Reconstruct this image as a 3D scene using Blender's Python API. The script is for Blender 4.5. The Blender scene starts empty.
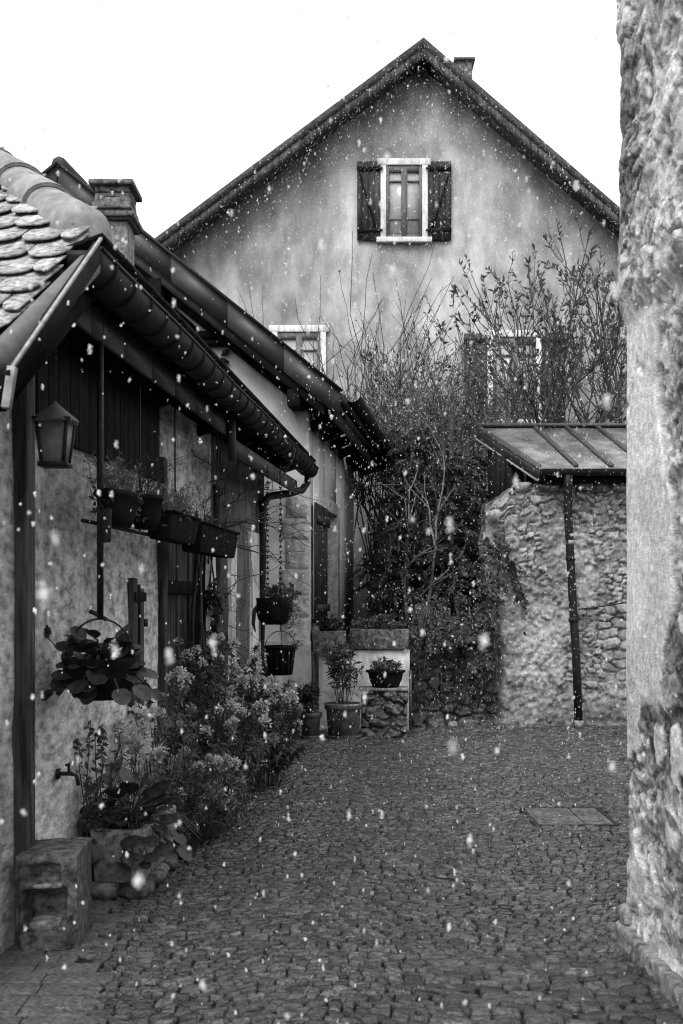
import bpy, math, random
import numpy as np
from mathutils import Vector, Matrix

random.seed(7); RNG = np.random.default_rng(11)
S = bpy.context.scene; COL = S.collection
PI = math.pi

# ------------------------------------------------------------------ noise
def _hash(ix, iy, iz, seed):
    h = (ix.astype(np.int64)*374761393 + iy.astype(np.int64)*668265263 + iz.astype(np.int64)*1274126177 + seed*974711) & 0xffffffff
    h = ((h ^ (h >> 13))*1274126177) & 0xffffffff
    h = ((h ^ (h >> 16))*2246822519) & 0xffffffff
    return ((h ^ (h >> 15)) & 0xffffff)/float(0xffffff)
def vnoise(p, seed=0):
    p = np.asarray(p, float); i = np.floor(p); f = p-i; f = f*f*(3-2*f); i = i.astype(np.int64)
    r = 0
    for dx in (0, 1):
        for dy in (0, 1):
            for dz in (0, 1):
                w = (f[..., 0] if dx else 1-f[..., 0])*(f[..., 1] if dy else 1-f[..., 1])*(f[..., 2] if dz else 1-f[..., 2])
                r = r+w*_hash(i[..., 0]+dx, i[..., 1]+dy, i[..., 2]+dz, seed)
    return r*2-1
def fbm(p, octv=4, seed=0, gain=.5):
    p = np.asarray(p, float); r = 0; a = 1.
    for k in range(octv):
        r = r+a*vnoise(p*(2.03**k), seed+k*17); a *= gain
    return r
def worley(u, v, seed=0):
    iu = np.floor(u).astype(np.int64); iv = np.floor(v).astype(np.int64)
    f1 = np.full(u.shape, 9.); f2 = np.full(u.shape, 9.); idv = np.zeros(u.shape)
    for dx in (-1, 0, 1):
        for dy in (-1, 0, 1):
            cx, cy = iu+dx, iv+dy; z = np.zeros_like(cx)
            px = cx+.15+.7*_hash(cx, cy, z, seed); py = cy+.15+.7*_hash(cx, cy, z+1, seed)
            d = np.hypot(u-px, v-py); h = _hash(cx, cy, z+2, seed)
            n1 = d < f1
            f2 = np.where(n1, f1, np.minimum(f2, d)); idv = np.where(n1, h, idv); f1 = np.where(n1, d, f1)
    return f1, f2, idv
def sstep(a, b, x):
    t = np.clip((x-a)/(b-a), 0, 1); return t*t*(3-2*t)

# ------------------------------------------------------------------ mesh builder
def unit(v):
    v = np.asarray(v, float); return v/max(1e-9, np.linalg.norm(v))
class MB:
    def __init__(s): s.v = []; s.n = 0; s.f = {}; s.ng = []
    def add(s, v, faces):
        v = np.asarray(v, float).reshape(-1, 3); o = s.n
        s.v.append(v); s.n += len(v)
        if isinstance(faces, np.ndarray):
            if len(faces): s.f.setdefault(faces.shape[1], []).append(faces+o)
        else:
            for f in faces: s.ng.append([i+o for i in f])
        return o
    def hexa(s, c):   # 8 corners: bottom ring 0-3 ccw from above, top ring 4-7
        s.add(c, [(3, 2, 1, 0), (4, 5, 6, 7), (0, 1, 5, 4), (1, 2, 6, 5), (2, 3, 7, 6), (3, 0, 4, 7)])
    def box(s, c, size, R=None):
        x, y, z = [k/2 for k in size]
        a = np.array([(-x, -y, -z), (x, -y, -z), (x, y, -z), (-x, y, -z), (-x, -y, z), (x, -y, z), (x, y, z), (-x, y, z)])
        if R is not None: a = a @ np.asarray(R).T
        s.hexa(a+np.asarray(c, float))
    def beam(s, p, q, w, h, up=(0, 0, 1)):      # rectangular bar from p to q, w across, h along up
        p, q = np.asarray(p, float), np.asarray(q, float); d = unit(q-p)
        sd = unit(np.cross(d, up)); u = np.cross(sd, d)
        o = [sd*-w/2+u*-h/2, sd*w/2+u*-h/2, sd*w/2+u*h/2, sd*-w/2+u*h/2]
        s.add([p+k for k in o]+[q+k for k in o], [(0, 1, 2, 3), (7, 6, 5, 4), (1, 0, 4, 5), (2, 1, 5, 6), (3, 2, 6, 7), (0, 3, 7, 4)])
    def tube(s, pts, r, n=6, caps=True):
        pts = np.asarray(pts, float); m = len(pts)
        r = np.broadcast_to(np.asarray(r, float), (m,))
        t = np.gradient(pts, axis=0); t /= np.maximum(1e-9, np.linalg.norm(t, axis=1))[:, None]
        ref = np.array([0, 0, 1.]) if abs(t[:, 2]).mean() < .8 else np.array([1., 0, 0])
        a = np.cross(t, ref); a /= np.maximum(1e-9, np.linalg.norm(a, axis=1))[:, None]; b = np.cross(t, a)
        th = np.arange(n)*2*PI/n
        v = pts[:, None]+r[:, None, None]*(np.cos(th)[None, :, None]*a[:, None]+np.sin(th)[None, :, None]*b[:, None])
        i = np.arange(m-1)[:, None]*n; j = np.arange(n)[None]; k = (j+1) % n
        q = np.stack([i+j, i+k, i+n+k, i+n+j], -1).reshape(-1, 4)[:, ::-1]
        o = s.add(v, np.ascontiguousarray(q))
        if caps: s.ng.append([o+x for x in range(n)]); s.ng.append([o+(m-1)*n+x for x in range(n)][::-1])
    def lathe(s, prof, n=24, c=(0, 0, 0), sx=1, sy=1, wob=0):
        prof = np.asarray(prof, float); m = len(prof); th = np.arange(n)*2*PI/n
        w = 1+wob*np.sin(3*th+1)
        v = np.stack([prof[:, :1]*np.cos(th)*w*sx, prof[:, :1]*np.sin(th)*w*sy, prof[:, 1:]+0*th], -1)+np.asarray(c, float)
        i = np.arange(m-1)[:, None]*n; j = np.arange(n)[None]; k = (j+1) % n
        s.add(v, np.stack([i+j, i+k, i+n+k, i+n+j], -1).reshape(-1, 4))
    def prism(s, poly, vec):        # poly: 3-D polygon, extruded by vec
        poly = np.asarray(poly, float); n = len(poly); vec = np.asarray(vec, float)
        nn = np.zeros(3)
        for i in range(n): nn += np.cross(poly[i], poly[(i+1) % n])
        if nn @ vec > 0: poly = poly[::-1]
        s.add(np.vstack([poly, poly+vec]), [list(range(n)), list(range(2*n-1, n-1, -1))]+[[(i+1) % n, i, n+i, n+(i+1) % n] for i in range(n)])
    def grid(s, P):
        a, b = P.shape[:2]; i = np.arange(a-1)[:, None]*b; j = np.arange(b-1)[None]
        return s.add(P.reshape(-1, 3), np.stack([i+j, i+b+j, i+b+j+1, i+j+1], -1).reshape(-1, 4))
    def slab(s, P, back):           # displaced front grid closed towards the flat back grid
        s.grid(P); a, b = P.shape[:2]
        idx = [(i, 0) for i in range(a)]+[(a-1, j) for j in range(1, b)]+[(i, b-1) for i in range(a-2, -1, -1)]+[(0, j) for j in range(b-2, 0, -1)]
        F = np.array([P[k] for k in idx]); B = np.array([back[k] for k in idx]); n = len(idx)
        s.add(np.vstack([F, B]), [[(k+1) % n, k, n+k, n+(k+1) % n] for k in range(n)]+[list(range(n, 2*n))])
    def leaves(s, base, d, up, L, W, fold=.18, droop=0.):
        n = len(base); L = np.broadcast_to(L, (n,))[:, None]; W = np.broadcast_to(W, (n,))[:, None]
        d = d/np.maximum(1e-9, np.linalg.norm(d, axis=1))[:, None]
        sd = np.cross(d, up); sd /= np.maximum(1e-6, np.linalg.norm(sd, axis=1))[:, None]; u = np.cross(sd, d)
        m = base+d*L*.45; tip = base+d*L; tip = tip-np.array([0, 0, 1.])*L*droop
        v = np.stack([base, m+sd*W/2+u*W*fold, tip, m-sd*W/2+u*W*fold], 1)
        k = np.arange(n)[:, None]*4
        s.add(v, np.vstack([k+np.array([[0, 1, 2]]), k+np.array([[0, 2, 3]])]))
    def round_leaf(s, base, d, up, R, cup=.15, n=11):     # broad spoon-shaped leaf with a sunk midrib
        d = unit(d); sd = unit(np.cross(d, up)); u = np.cross(sd, d)
        th = np.linspace(-PI*.86, PI*.86, n); ph = random.random()*6
        ring = [np.asarray(base)+d*R*(1+np.cos(t)*1.0)+sd*R*.92*np.sin(t)+u*R*(cup*abs(np.sin(t))+.05*np.sin(5*t+ph)-.18*(1+np.cos(t))**2*.25) for t in th]
        mid = [np.asarray(base), np.asarray(base)+d*R-u*R*.02, np.asarray(base)+d*R*1.9-u*R*.14]
        v = mid+ring; f = []
        for i in range(n-1):
            t = (th[i]+th[i+1])/2
            f.append((1, 3+i+1, 3+i))
        f += [(0, 1, 3), (0, 3+n-1, 1)]
        s.add(v, f)
    def build(s, name, mat, parent=None, smooth=False, bevel=0, loc=None):
        V = np.concatenate(s.v) if s.v else np.zeros((0, 3))
        off = np.zeros(3); q = parent
        while q is not None: off += np.array(q.location); q = q.parent
        o_loc = np.zeros(3)
        if parent is None: o_loc = np.array(loc if loc is not None else (V.min(0)*[0, 0, 1]+(V.min(0)+V.max(0))/2*[1, 1, 0]))
        V = V-off-o_loc
        li = []; ls = []
        for k, fs in s.f.items():
            A = np.concatenate(fs); li.append(A.ravel()); ls.append(np.full(len(A), k))
        if s.ng:
            li.append(np.array([i for f in s.ng for i in f])); ls.append(np.array([len(f) for f in s.ng]))
        li = np.concatenate(li).astype(np.int32); ls = np.concatenate(ls).astype(np.int32)
        me = bpy.data.meshes.new(name)
        me.vertices.add(len(V)); me.vertices.foreach_set('co', V.astype(np.float32).ravel())
        me.loops.add(len(li)); me.loops.foreach_set('vertex_index', li)
        me.polygons.add(len(ls)); st = np.concatenate([[0], np.cumsum(ls)[:-1]]).astype(np.int32)
        me.polygons.foreach_set('loop_start', st)
        try: me.polygons.foreach_set('loop_total', ls)
        except Exception: pass
        me.update(calc_edges=True)
        if smooth: me.polygons.foreach_set('use_smooth', np.ones(len(ls), bool))
        me.materials.append(mat)
        o = bpy.data.objects.new(name, me); COL.objects.link(o); o.location = o_loc
        if parent is not None: o.parent = parent
        if bevel:
            b = o.modifiers.new('Bevel', 'BEVEL'); b.width = bevel; b.segments = 2; b.limit_method = 'ANGLE'; b.angle_limit = .6
        return o
def tag(o, label=None, cat=None, group=None, kind=None):
    if label: o['label'] = label
    if cat: o['category'] = cat
    if group: o['group'] = group
    if kind: o['kind'] = kind
    return o
def thing(name, label, cat, loc=(0, 0, 0), group=None):
    o = bpy.data.objects.new(name, None); COL.objects.link(o); o.location = loc; o.empty_display_size = .1
    return tag(o, label, cat, group)
def attr(o, name, vals):
    a = o.data.attributes.new(name, 'FLOAT', 'POINT'); x = np.zeros(len(o.data.vertices), np.float32); x[:len(vals)] = vals
    a.data.foreach_set('value', x)

# ------------------------------------------------------------------ materials (the whole place is monochrome)
def mat(name, lo, hi, scale=6, detail=6, stretch=(1, 1, 1), rough=.75, rvar=.1, bump=.3, bscale=40, bdist=.01, p=(.35, .65), stain=0., sscale=1.2,
        sstretch=(1, 1, .35), spec=.3, metal=0., trans=0., mask=None, coat=0., distort=0.):
    m = bpy.data.materials.new(name); m.use_nodes = True; N = m.node_tree.nodes; L = m.node_tree.links
    b = N['Principled BSDF']; tc = N.new('ShaderNodeTexCoord')
    def mapped(st):
        mp = N.new('ShaderNodeMapping'); mp.inputs['Scale'].default_value = st; L.new(tc.outputs['Object'], mp.inputs['Vector']); return mp.outputs[0]
    def noise(vec, sc, dt, ds=0.):
        n = N.new('ShaderNodeTexNoise'); n.inputs['Scale'].default_value = sc; n.inputs['Detail'].default_value = dt; n.inputs['Roughness'].default_value = .62
        n.inputs['Distortion'].default_value = ds; L.new(vec, n.inputs['Vector']); return n.outputs['Fac']
    def ramp(fac, x0, x1, c0, c1):
        r = N.new('ShaderNodeMapRange'); r.inputs['From Min'].default_value = x0; r.inputs['From Max'].default_value = x1
        r.inputs['To Min'].default_value = c0; r.inputs['To Max'].default_value = c1; L.new(fac, r.inputs['Value']); return r.outputs[0]
    def mth(op, a, c):
        k = N.new('ShaderNodeMath'); k.operation = op
        for i, x in enumerate((a, c)):
            if isinstance(x, (int, float)): k.inputs[i].default_value = x
            else: L.new(x, k.inputs[i])
        return k.outputs[0]
    col = ramp(noise(mapped(stretch), scale, detail, distort), p[0], p[1], lo, hi)
    if stain:
        st = ramp(noise(mapped(sstretch), sscale, 5), .38, .62, 1-stain, 1.0); col = mth('MULTIPLY', col, st)
    if mask:   # second surface where the mesh carries the attribute: (lo, hi, scale)
        at = N.new('ShaderNodeAttribute'); at.attribute_name = 'mask'
        c2 = ramp(noise(mapped((1, 1, 1)), mask[2], 7), .35, .65, mask[0], mask[1])
        mx = N.new('ShaderNodeMix'); mx.data_type = 'FLOAT'; L.new(at.outputs['Fac'], mx.inputs[0]); L.new(col, mx.inputs[2]); L.new(c2, mx.inputs[3]); col = mx.outputs[0]
    cc = N.new('ShaderNodeCombineColor')
    for i in range(3): L.new(col, cc.inputs[i])
    L.new(cc.outputs[0], b.inputs['Base Color'])
    rr = ramp(noise(mapped((1, 1, 1)), scale*.7, 4), .3, .7, max(.03, rough-rvar), min(1, rough+rvar)); L.new(rr, b.inputs['Roughness'])
    b.inputs['Specular IOR Level'].default_value = spec; b.inputs['Metallic'].default_value = metal
    if coat: b.inputs['Coat Weight'].default_value = coat; b.inputs['Coat Roughness'].default_value = .25
    if bump:
        bp = N.new('ShaderNodeBump'); bp.inputs['Strength'].default_value = bump; bp.inputs['Distance'].default_value = bdist
        L.new(noise(mapped(stretch), bscale, 8), bp.inputs['Height']); L.new(bp.outputs[0], b.inputs['Normal'])
    if trans:
        t = N.new('ShaderNodeBsdfTranslucent'); L.new(cc.outputs[0], t.inputs['Color']); ms = N.new('ShaderNodeMixShader'); ms.inputs[0].default_value = trans
        L.new(b.outputs[0], ms.inputs[1]); L.new(t.outputs[0], ms.inputs[2]); L.new(ms.outputs[0], N['Material Output'].inputs['Surface'])
    return m
M = {}
M['plaster_old'] = mat('old_plaster', .24, .82, 34, 14, (1, .3, .6), .9, .05, 1., 80, .016, (.34, .60), .55, 2.2, (1, .5, .22))
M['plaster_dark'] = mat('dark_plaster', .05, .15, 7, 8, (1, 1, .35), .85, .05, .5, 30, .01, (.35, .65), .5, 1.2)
M['plaster_white'] = mat('white_limewash', .35, .72, 7, 8, (1, 1, .5), .9, .05, .5, 40, .008, (.3, .55), .35, 1.4)
M['plaster_pale'] = mat('pale_render', .58, .78, 3, 8, (1, 1, .6), .9, .05, .35, 60, .006, (.35, .65), .35, .8)
M['render_far'] = mat('grey_render', .205, .40, 2.6, 13, (1, 1, .55), .9, .05, .8, 30, .015, (.36, .64), .4, .8, (1, 1, .3))
M['rough_wall'] = mat('rough_masonry', .03, .20, 30, 12, (1, 1, 1), .85, .1, 1., 90, .012, (.38, .6), .4, 3.5, (1, 1, .7), mask=(.50, .92, 30))
M['garden_wall'] = mat('rubble_masonry', .03, .14, 12, 12, (1, 1, 1), .8, .1, 1., 70, .012, (.36, .62), .4, 2.2, (1, 1, .7), mask=(.18, .56, 20))
M['stone'] = mat('cut_stone', .08, .36, 22, 12, (1, 1, 1), .75, .12, .9, 70, .01, (.36, .64), .4, 3)
M['stone_dark'] = mat('dark_stone', .025, .19, 22, 12, (1, 1, 1), .7, .12, .9, 60, .012, (.36, .64), .5, 4)
M['quoin'] = mat('quoin_stone', .32, .62, 14, 10, (1, 1, 1), .85, .1, 1, 50, .015, (.35, .62), .3, 3)
M['cobble'] = mat('wet_cobble', .006, .03, 34, 10, (1, 1, 1), .15, .10, .9, 60, .02, (.36, .64), .45, 1.1, (1, 1, 1), spec=.85, mask=(.02, .17, 40))
M['mortar'] = mat('dark_joint', .008, .02, 20, 4, rough=.9, bump=.5, spec=.1)
M['slab'] = mat('paving_slab', .04, .13, 45, 12, rough=.5, rvar=.25, bump=1., bscale=60, bdist=.012, stain=.35, sscale=5, sstretch=(1, 1, 1), p=(.36, .64), spec=.5)
M['soil'] = mat('soil', .008, .03, 20, 8, rough=.95, bump=1, bscale=40, bdist=.03, spec=.1)
M['bank'] = mat('garden_earth', .01, .05, 6, 8, rough=.95, bump=1, bscale=14, bdist=.05, spec=.1)
M['wood'] = mat('weathered_wood', .018, .12, 22, 12, (1, 1, .1), .8, .1, 1., 60, .01, (.36, .64), .5, 3, spec=.2)
M['wood_dark'] = mat('dark_wood', .003, .018, 14, 8, (1, 1, .12), .8, .1, .8, 40, .008, (.3, .7), .4, 2, spec=.1)
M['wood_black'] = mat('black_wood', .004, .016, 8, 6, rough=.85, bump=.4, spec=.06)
M['board'] = mat('painted_board', .025, .06, 3, 6, (1, .3, 1), .6, .1, .3, 60, .004, spec=.25)
M['metal_sheet'] = mat('metal_cladding', .028, .05, 2, 5, rough=.5, bump=.15, bscale=12, spec=.35)
M['metal_edge'] = mat('zinc_edge', .14, .3, 20, 5, rough=.5, bump=.15, spec=.4)
M['zinc'] = mat('standing_seam_zinc', .08, .21, 3, 8, (1, 1, 1), .45, .15, .2, 20, .004, (.35, .65), .35, 3, (1, 1, 1), spec=.45)
M['iron'] = mat('black_iron', .008, .02, 30, 4, rough=.55, bump=.2, spec=.25)
M['gutter'] = mat('dark_gutter', .005, .018, 10, 8, rough=.6, bump=.5, bscale=30, bdist=.006, spec=.22)
M['roll'] = mat('dull_pipe', .08, .13, 12, 6, rough=.6, bump=.3, spec=.3)
M['tile'] = mat('clay_tile', .14, .58, 30, 12, rough=.75, bump=.9, bscale=90, bdist=.006, p=(.36, .6), stain=.4, sscale=5, sstretch=(1, 1, 1), spec=.3)
M['tile_dark'] = mat('dark_tile', .02, .06, 14, 8, rough=.8, bump=.6, bscale=30, spec=.2)
M['tile_cap'] = mat('ridge_clay', .16, .32, 18, 10, rough=.7, bump=.5, bscale=80, bdist=.004, p=(.3, .68), stain=.4, sscale=5, sstretch=(1, 1, 1), spec=.3)
M['terracotta'] = mat('terracotta', .05, .13, 10, 8, rough=.75, bump=.4, bscale=50, stain=.4, sscale=5, spec=.25)
M['plastic'] = mat('dark_planter', .005, .014, 10, 5, rough=.85, bump=.3, spec=.06)
M['paint_white'] = mat('white_paint', .40, .72, 20, 10, (1, 1, .3), .7, .1, .5, 60, .006, (.32, .55), .3, 5, spec=.3)
M['sash'] = mat('grey_sash', .08, .14, 10, 5, (1, 1, .2), .6, .1, .3, 50, .004, spec=.25)
M['shutter'] = mat('dark_shutter', .02, .06, 8, 6, (1, 1, .15), .7, .1, .5, 40, .006, (.35, .65), .3, 2, spec=.2)
M['pane'] = mat('curtained_glass', .26, .40, 1.5, 4, rough=.15, rvar=.05, bump=0, spec=.5)
M['frost'] = mat('frosted_glass', .13, .24, 5, 4, rough=.5, bump=.2, bscale=60, spec=.3)
M['bark'] = mat('bark', .03, .10, 14, 8, (1, 1, .3), .85, .1, .8, 40, .01, spec=.15)
M['twig'] = mat('twig', .025, .07, 10, 5, rough=.8, bump=0, spec=.15)
M['twig_pale'] = mat('pale_twig', .08, .2, 10, 5, rough=.8, bump=0, spec=.15)
M['leaf'] = mat('leaf', .03, .13, 9, 5, rough=.55, bump=0, spec=.3, trans=.25)
M['leaf_mid'] = mat('grey_leaf', .06, .30, 7, 5, rough=.6, bump=0, spec=.3, trans=.25)
M['leaf_dark'] = mat('evergreen_leaf', .012, .075, 7, 5, rough=.6, bump=0, spec=.25, trans=.15)
M['leaf_big'] = mat('leathery_leaf', .008, .045, 30, 5, rough=.42, bump=.3, bscale=50, bdist=.003, spec=.35, trans=.1)
M['petal'] = mat('pale_floret', .34, .75, 14, 5, rough=.7, bump=0, spec=.2, trans=.3)
M['snow'] = mat('snow', .95, .98, 8, 3, rough=.9, bump=0, spec=.05, trans=.5)

_n = M['snow'].node_tree.nodes; _l = M['snow'].node_tree.links; _t = _n.new('ShaderNodeBsdfTransparent'); _m = _n.new('ShaderNodeMixShader'); _m.inputs[0].default_value = .3
_o = _n['Material Output'].inputs['Surface']; _s = _o.links[0].from_socket; _l.new(_s, _m.inputs[1]); _l.new(_t.outputs[0], _m.inputs[2]); _l.new(_m.outputs[0], _o)
# ------------------------------------------------------------------ camera, sky, sun
F = 1100.
cam = bpy.data.objects.new('camera', bpy.data.cameras.new('camera')); COL.objects.link(cam)
cam.location = (0, 0, 1.6); cam.rotation_euler = (PI/2, 0, 0)
c = cam.data; c.sensor_fit = 'VERTICAL'; c.sensor_height = 36; c.sensor_width = 24; c.lens = F/1024*36; c.shift_y = 88/1024
c.clip_start = .05; c.clip_end = 3000
c.dof.use_dof = True; c.dof.focus_distance = 9.0; c.dof.aperture_fstop = 4.5
S.camera = cam
SUN_EL, SUN_AZ = math.radians(52), math.radians(205)     # azimuth measured clockwise from +Y: behind the camera, a little to the left
w = bpy.data.worlds.new('World'); S.world = w; w.use_nodes = True
N = w.node_tree.nodes; L = w.node_tree.links; bg = N['Background']
sky = N.new('ShaderNodeTexSky'); sky.sky_type = 'NISHITA'; sky.sun_disc = False; sky.sun_elevation = SUN_EL; sky.sun_rotation = SUN_AZ; sky.dust_density = 6; sky.air_density = 1.5
bw = N.new('ShaderNodeRGBToBW'); L.new(sky.outputs[0], bw.inputs[0])
pw = N.new('ShaderNodeMath'); pw.operation = 'POWER'; pw.inputs[1].default_value = .30; L.new(bw.outputs[0], pw.inputs[0])
ml = N.new('ShaderNodeMath'); ml.operation = 'MULTIPLY'; ml.inputs[1].default_value = 5.6; L.new(pw.outputs[0], ml.inputs[0])
L.new(ml.outputs[0], bg.inputs['Color']); bg.inputs['Strength'].default_value = .13
sl = bpy.data.lights.new('sun', 'SUN'); sl.energy = 1.3; sl.angle = math.radians(25); sl.color = (1, 1, 1)
so = bpy.data.objects.new('sun', sl); COL.objects.link(so); so.location = (0, 0, 30)
sd = Vector((math.sin(SUN_AZ)*math.cos(SUN_EL), math.cos(SUN_AZ)*math.cos(SUN_EL), math.sin(SUN_EL)))
so.rotation_euler = sd.to_track_quat('Z', 'Y').to_euler()
S.view_settings.view_transform = 'Standard'; S.view_settings.look = 'None'; S.view_settings.gamma = 1; S.view_settings.exposure = 0.8
S.render.engine = 'CYCLES'; S.cycles.use_denoising = True; S.cycles.denoising_prefilter = 'ACCURATE'; S.cycles.denoising_input_passes = 'RGB_ALBEDO_NORMAL'; S.render.filter_size = 1.0; S.cycles.pixel_filter_type = 'BLACKMAN_HARRIS'; S.cycles.filter_width = 1.1; S.cycles.max_bounces = 6; S.cycles.transparent_max_bounces = 24; S.cycles.diffuse_bounces = 3

# ------------------------------------------------------------------ ground, street
mb = MB(); mb.add([(-400, -400, -.06), (400, -400, -.06), (400, 1500, -.06), (-400, 1500, -.06)], [(0, 1, 2, 3)])
tag(mb.build('ground', M['bank']), kind='structure')

def cobbles(mb, x0, x1, y0, y1, row, wid, keep, amp=.13, per=1.9, seed=1, hvar=.0045):
    rg = np.random.default_rng(seed); C4 = []
    y = y0
    while y < y1:
        d = row*rg.uniform(.85, 1.18); x = x0+rg.uniform(-.1, 0)
        while x < x1:
            ww = wid*rg.uniform(.7, 1.45); g = .004
            cx = x+ww/2
            if keep(cx, y+d/2):
                q = []
                for (a, b) in ((x+g, y+g), (x+ww-g, y+g), (x+ww-g, y+d-g), (x+g, y+d-g)):
                    arc = amp*math.cos(2*PI*a/per)+.05*math.sin(a*2.3+y*.7)
                    q.append((a+rg.normal(0, .006)+.03*math.sin(y*3+a), b+arc+rg.normal(0, .005)))
                C4.append(q)
            x += ww
        y += d
    Q = np.array(C4); n = len(Q); R = []
    for i in range(4):
        cc, p, q = Q[:, i], Q[:, (i-1) % 4], Q[:, (i+1) % 4]
        R += [cc+(p-cc)*.13, cc+(q-cc)*.13]
    R = np.stack(R, 1); ctr = R.mean(1, keepdims=True)
    P3 = np.concatenate([ctr[:, 0], np.zeros((n, 1))], 1)
    h = .012*fbm(P3*np.array([1.3, 1.3, 1]), 3, 5)+rg.normal(0, hvar, n)
    tl = rg.normal(0, 1, (n, 2))*np.array([.07, .13])
    def ring(sc, z): 
        r = ctr+(R-ctr)*sc; zz = z[:, None]+((r-ctr)*tl[:, None]).sum(-1)
        return np.concatenate([r, zz[..., None]], -1)
    def rough_(a): a = a.copy(); a[..., 2] += rg.normal(0, .0028, a.shape[:2]); return a
    V = np.concatenate([ring(1, np.full(n, -.05)), ring(1., h-.02), rough_(ring(.94, h-.004)), rough_(ring(.72, h))], 1)  # n,32,3
    k = np.arange(n)[:, None, None]*32; i = np.arange(8); j = (i+1) % 8
    qs = np.concatenate([np.stack([r*8+i, r*8+j, r*8+8+j, r*8+8+i], -1) for r in range(3)])[None]
    o = mb.add(V, (k+qs).reshape(-1, 4))
    TONE.append(np.repeat(np.clip(rg.normal(.34, .27, n), 0, 1), 32)); tops = (np.arange(n)[:, None]*32+24+np.arange(8)[None])
    mb.f.setdefault(8, []).append(tops+o)
TONE = []; mb = MB()
wallx = lambda y: -2.02+.096*y
slabzone = lambda x, y: x < -.06+ -1.02-.12*(y-4.6)+.06*math.sin(y*7) and y < 5.75
sett = lambda x, y: y < 4.95+.12*math.sin(x*3) and x > .35
cobbles(mb, -2.1, 4.8, 2.4, 14.6, .048, .068, lambda x, y: not slabzone(x, y) and not (x > .43 and y < 4.83+.12*math.sin(x*3)) and x > wallx(y)-.1 and not (x > 1.5 and y < 5.2) and not (1.38 < x < 1.97 and 7.8 < y < 8.5))
cobbles(mb, .3, 1.5, 2.4, 5.1, .072, .108, lambda x, y: sett(x, y), .05, 2.4, 2, .004)
st_o = tag(mb.build('cobbled_street', M['cobble'], smooth=True), kind='structure'); attr(st_o, 'mask', np.concatenate(TONE))
mb = MB(); mb.add([(-3, -6, -.022), (9, -6, -.022), (9, 16, -.022), (-3, 16, -.022)], [(0, 1, 2, 3)])
tag(mb.build('road', M['mortar']), kind='structure')
mb = MB()
rg = np.random.default_rng(4)
for k in range(34):
    y0 = 1.6+k*.125; d = .123; xl = wallx(y0)-.05; xr = -1.02-.12*(y0-4.6)+.04*math.sin(k*2.1)
    if y0+d > 5.85: break
    q_ = rg.uniform(.2, .36, 9).cumsum()+rg.uniform(0, .15); cuts = [xl]+[xl+v for v in q_ if v < xr-xl-.1]+[xr+rg.normal(0, .03)]
    for a, b in zip(cuts[:-1], cuts[1:]):
        z = rg.normal(.0, .003); mb.hexa([(a+.002, y0, -.04), (b-.002, y0, -.04), (b-.002, y0+d-.003, -.04), (a+.002, y0+d-.003, -.04),
                                         (a+.002, y0, z), (b-.002, y0, z), (b-.002, y0+d-.003, z+.004), (a+.002, y0+d-.003, z+.002)])
tag(mb.build('pavement', M['slab'], bevel=.006), kind='structure')
t = thing('drain_cover', 'flat rectangular drain cover set into the cobbles beyond the rough wall corner', 'drain cover', (1.68, 8.15, 0))
mb = MB()
for a, b, c_, d in ((1.37, 7.81, 1.98, 7.84), (1.37, 8.46, 1.98, 8.49), (1.37, 7.84, 1.40, 8.46), (1.95, 7.84, 1.98, 8.46)):
    mb.box(((a+c_)/2, (b+d)/2, -.024), (c_-a, d-b, .05))
mb.build('cover_frame', M['gutter'], t, bevel=.003)
mb = MB(); mb.box((1.572, 8.15, -.024), (.33, .61, .05)); mb.box((1.845, 8.15, -.022), (.2, .61, .05)); mb.build('cover_plate', M['stone_dark'], t, bevel=.005)

# ------------------------------------------------------------------ near cottage along the street
def W(y, o, z): return np.array((-2.02+.096*y+o, y, z))      # o metres out from its street wall
H1 = thing('plaster_cottage', 'low old cottage with deep dark eaves, scale tiles and blotchy plaster wall beside the street', 'house', (-2.0, 8, 0))
def wall_grid(y0, y1, z0, z1, amp, seed, base=0., ny=None):
    ys = np.linspace(y0, y1, max(2, int((y1-y0)/.035))); zs = np.linspace(z0, z1, max(2, int((z1-z0)/.035)))
    Y, Z = np.meshgrid(ys, zs, indexing='ij'); P = np.stack([-2.02+.096*Y, Y, Z], -1)
    d = amp*fbm(P*np.array([3, 3, 2.]), 5, seed)+base
    B = P.copy(); B[..., 0] -= .4
    P = P.copy(); P[..., 0] += d
    return P, B
mb = MB()
for (a, b, z0, z1) in ((4.25, 7.78, -.06, 3.1), (7.78, 9.42, 2.2, 3.1)):
    P, B = wall_grid(a, b, z0, z1, .014, 3); mb.slab(P, B)
mb.build('wall', M['plaster_old'], H1, smooth=True)
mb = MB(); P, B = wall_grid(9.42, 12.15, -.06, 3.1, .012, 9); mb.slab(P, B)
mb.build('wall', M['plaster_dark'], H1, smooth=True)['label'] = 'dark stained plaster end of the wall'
mb = MB()
mb.hexa([W(4.25, -.4, -.06), W(4.25, -.002, -.06), W(4.25, -.002, 3), W(4.25, -.4, 3), (-7, 4.25, -.06), (-7, 4.3, -.06), (-7, 4.3, 3), (-7, 4.25, 3)])
mb.build('end_wall', M['plaster_dark'], H1)
def wstrip(y0, y1, z0, z1, o, seed, amp=.02):      # ragged vertical patch on the wall
    zs = np.linspace(z0, z1, 40); mbx = MB()
    l = y0+amp*vnoise(np.stack([zs*4, zs*0, zs*0+seed], -1)); r = y1+amp*1.8*vnoise(np.stack([zs*3, zs*0+5, zs*0+seed], -1))
    P = np.array([[W(a, o, z) for a in np.linspace(l_, r_, 4)] for z, l_, r_ in zip(zs, l, r)]).transpose(1, 0, 2)
    B = P.copy(); B[..., 0] -= .05; mbx.slab(P, B); return mbx
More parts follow.
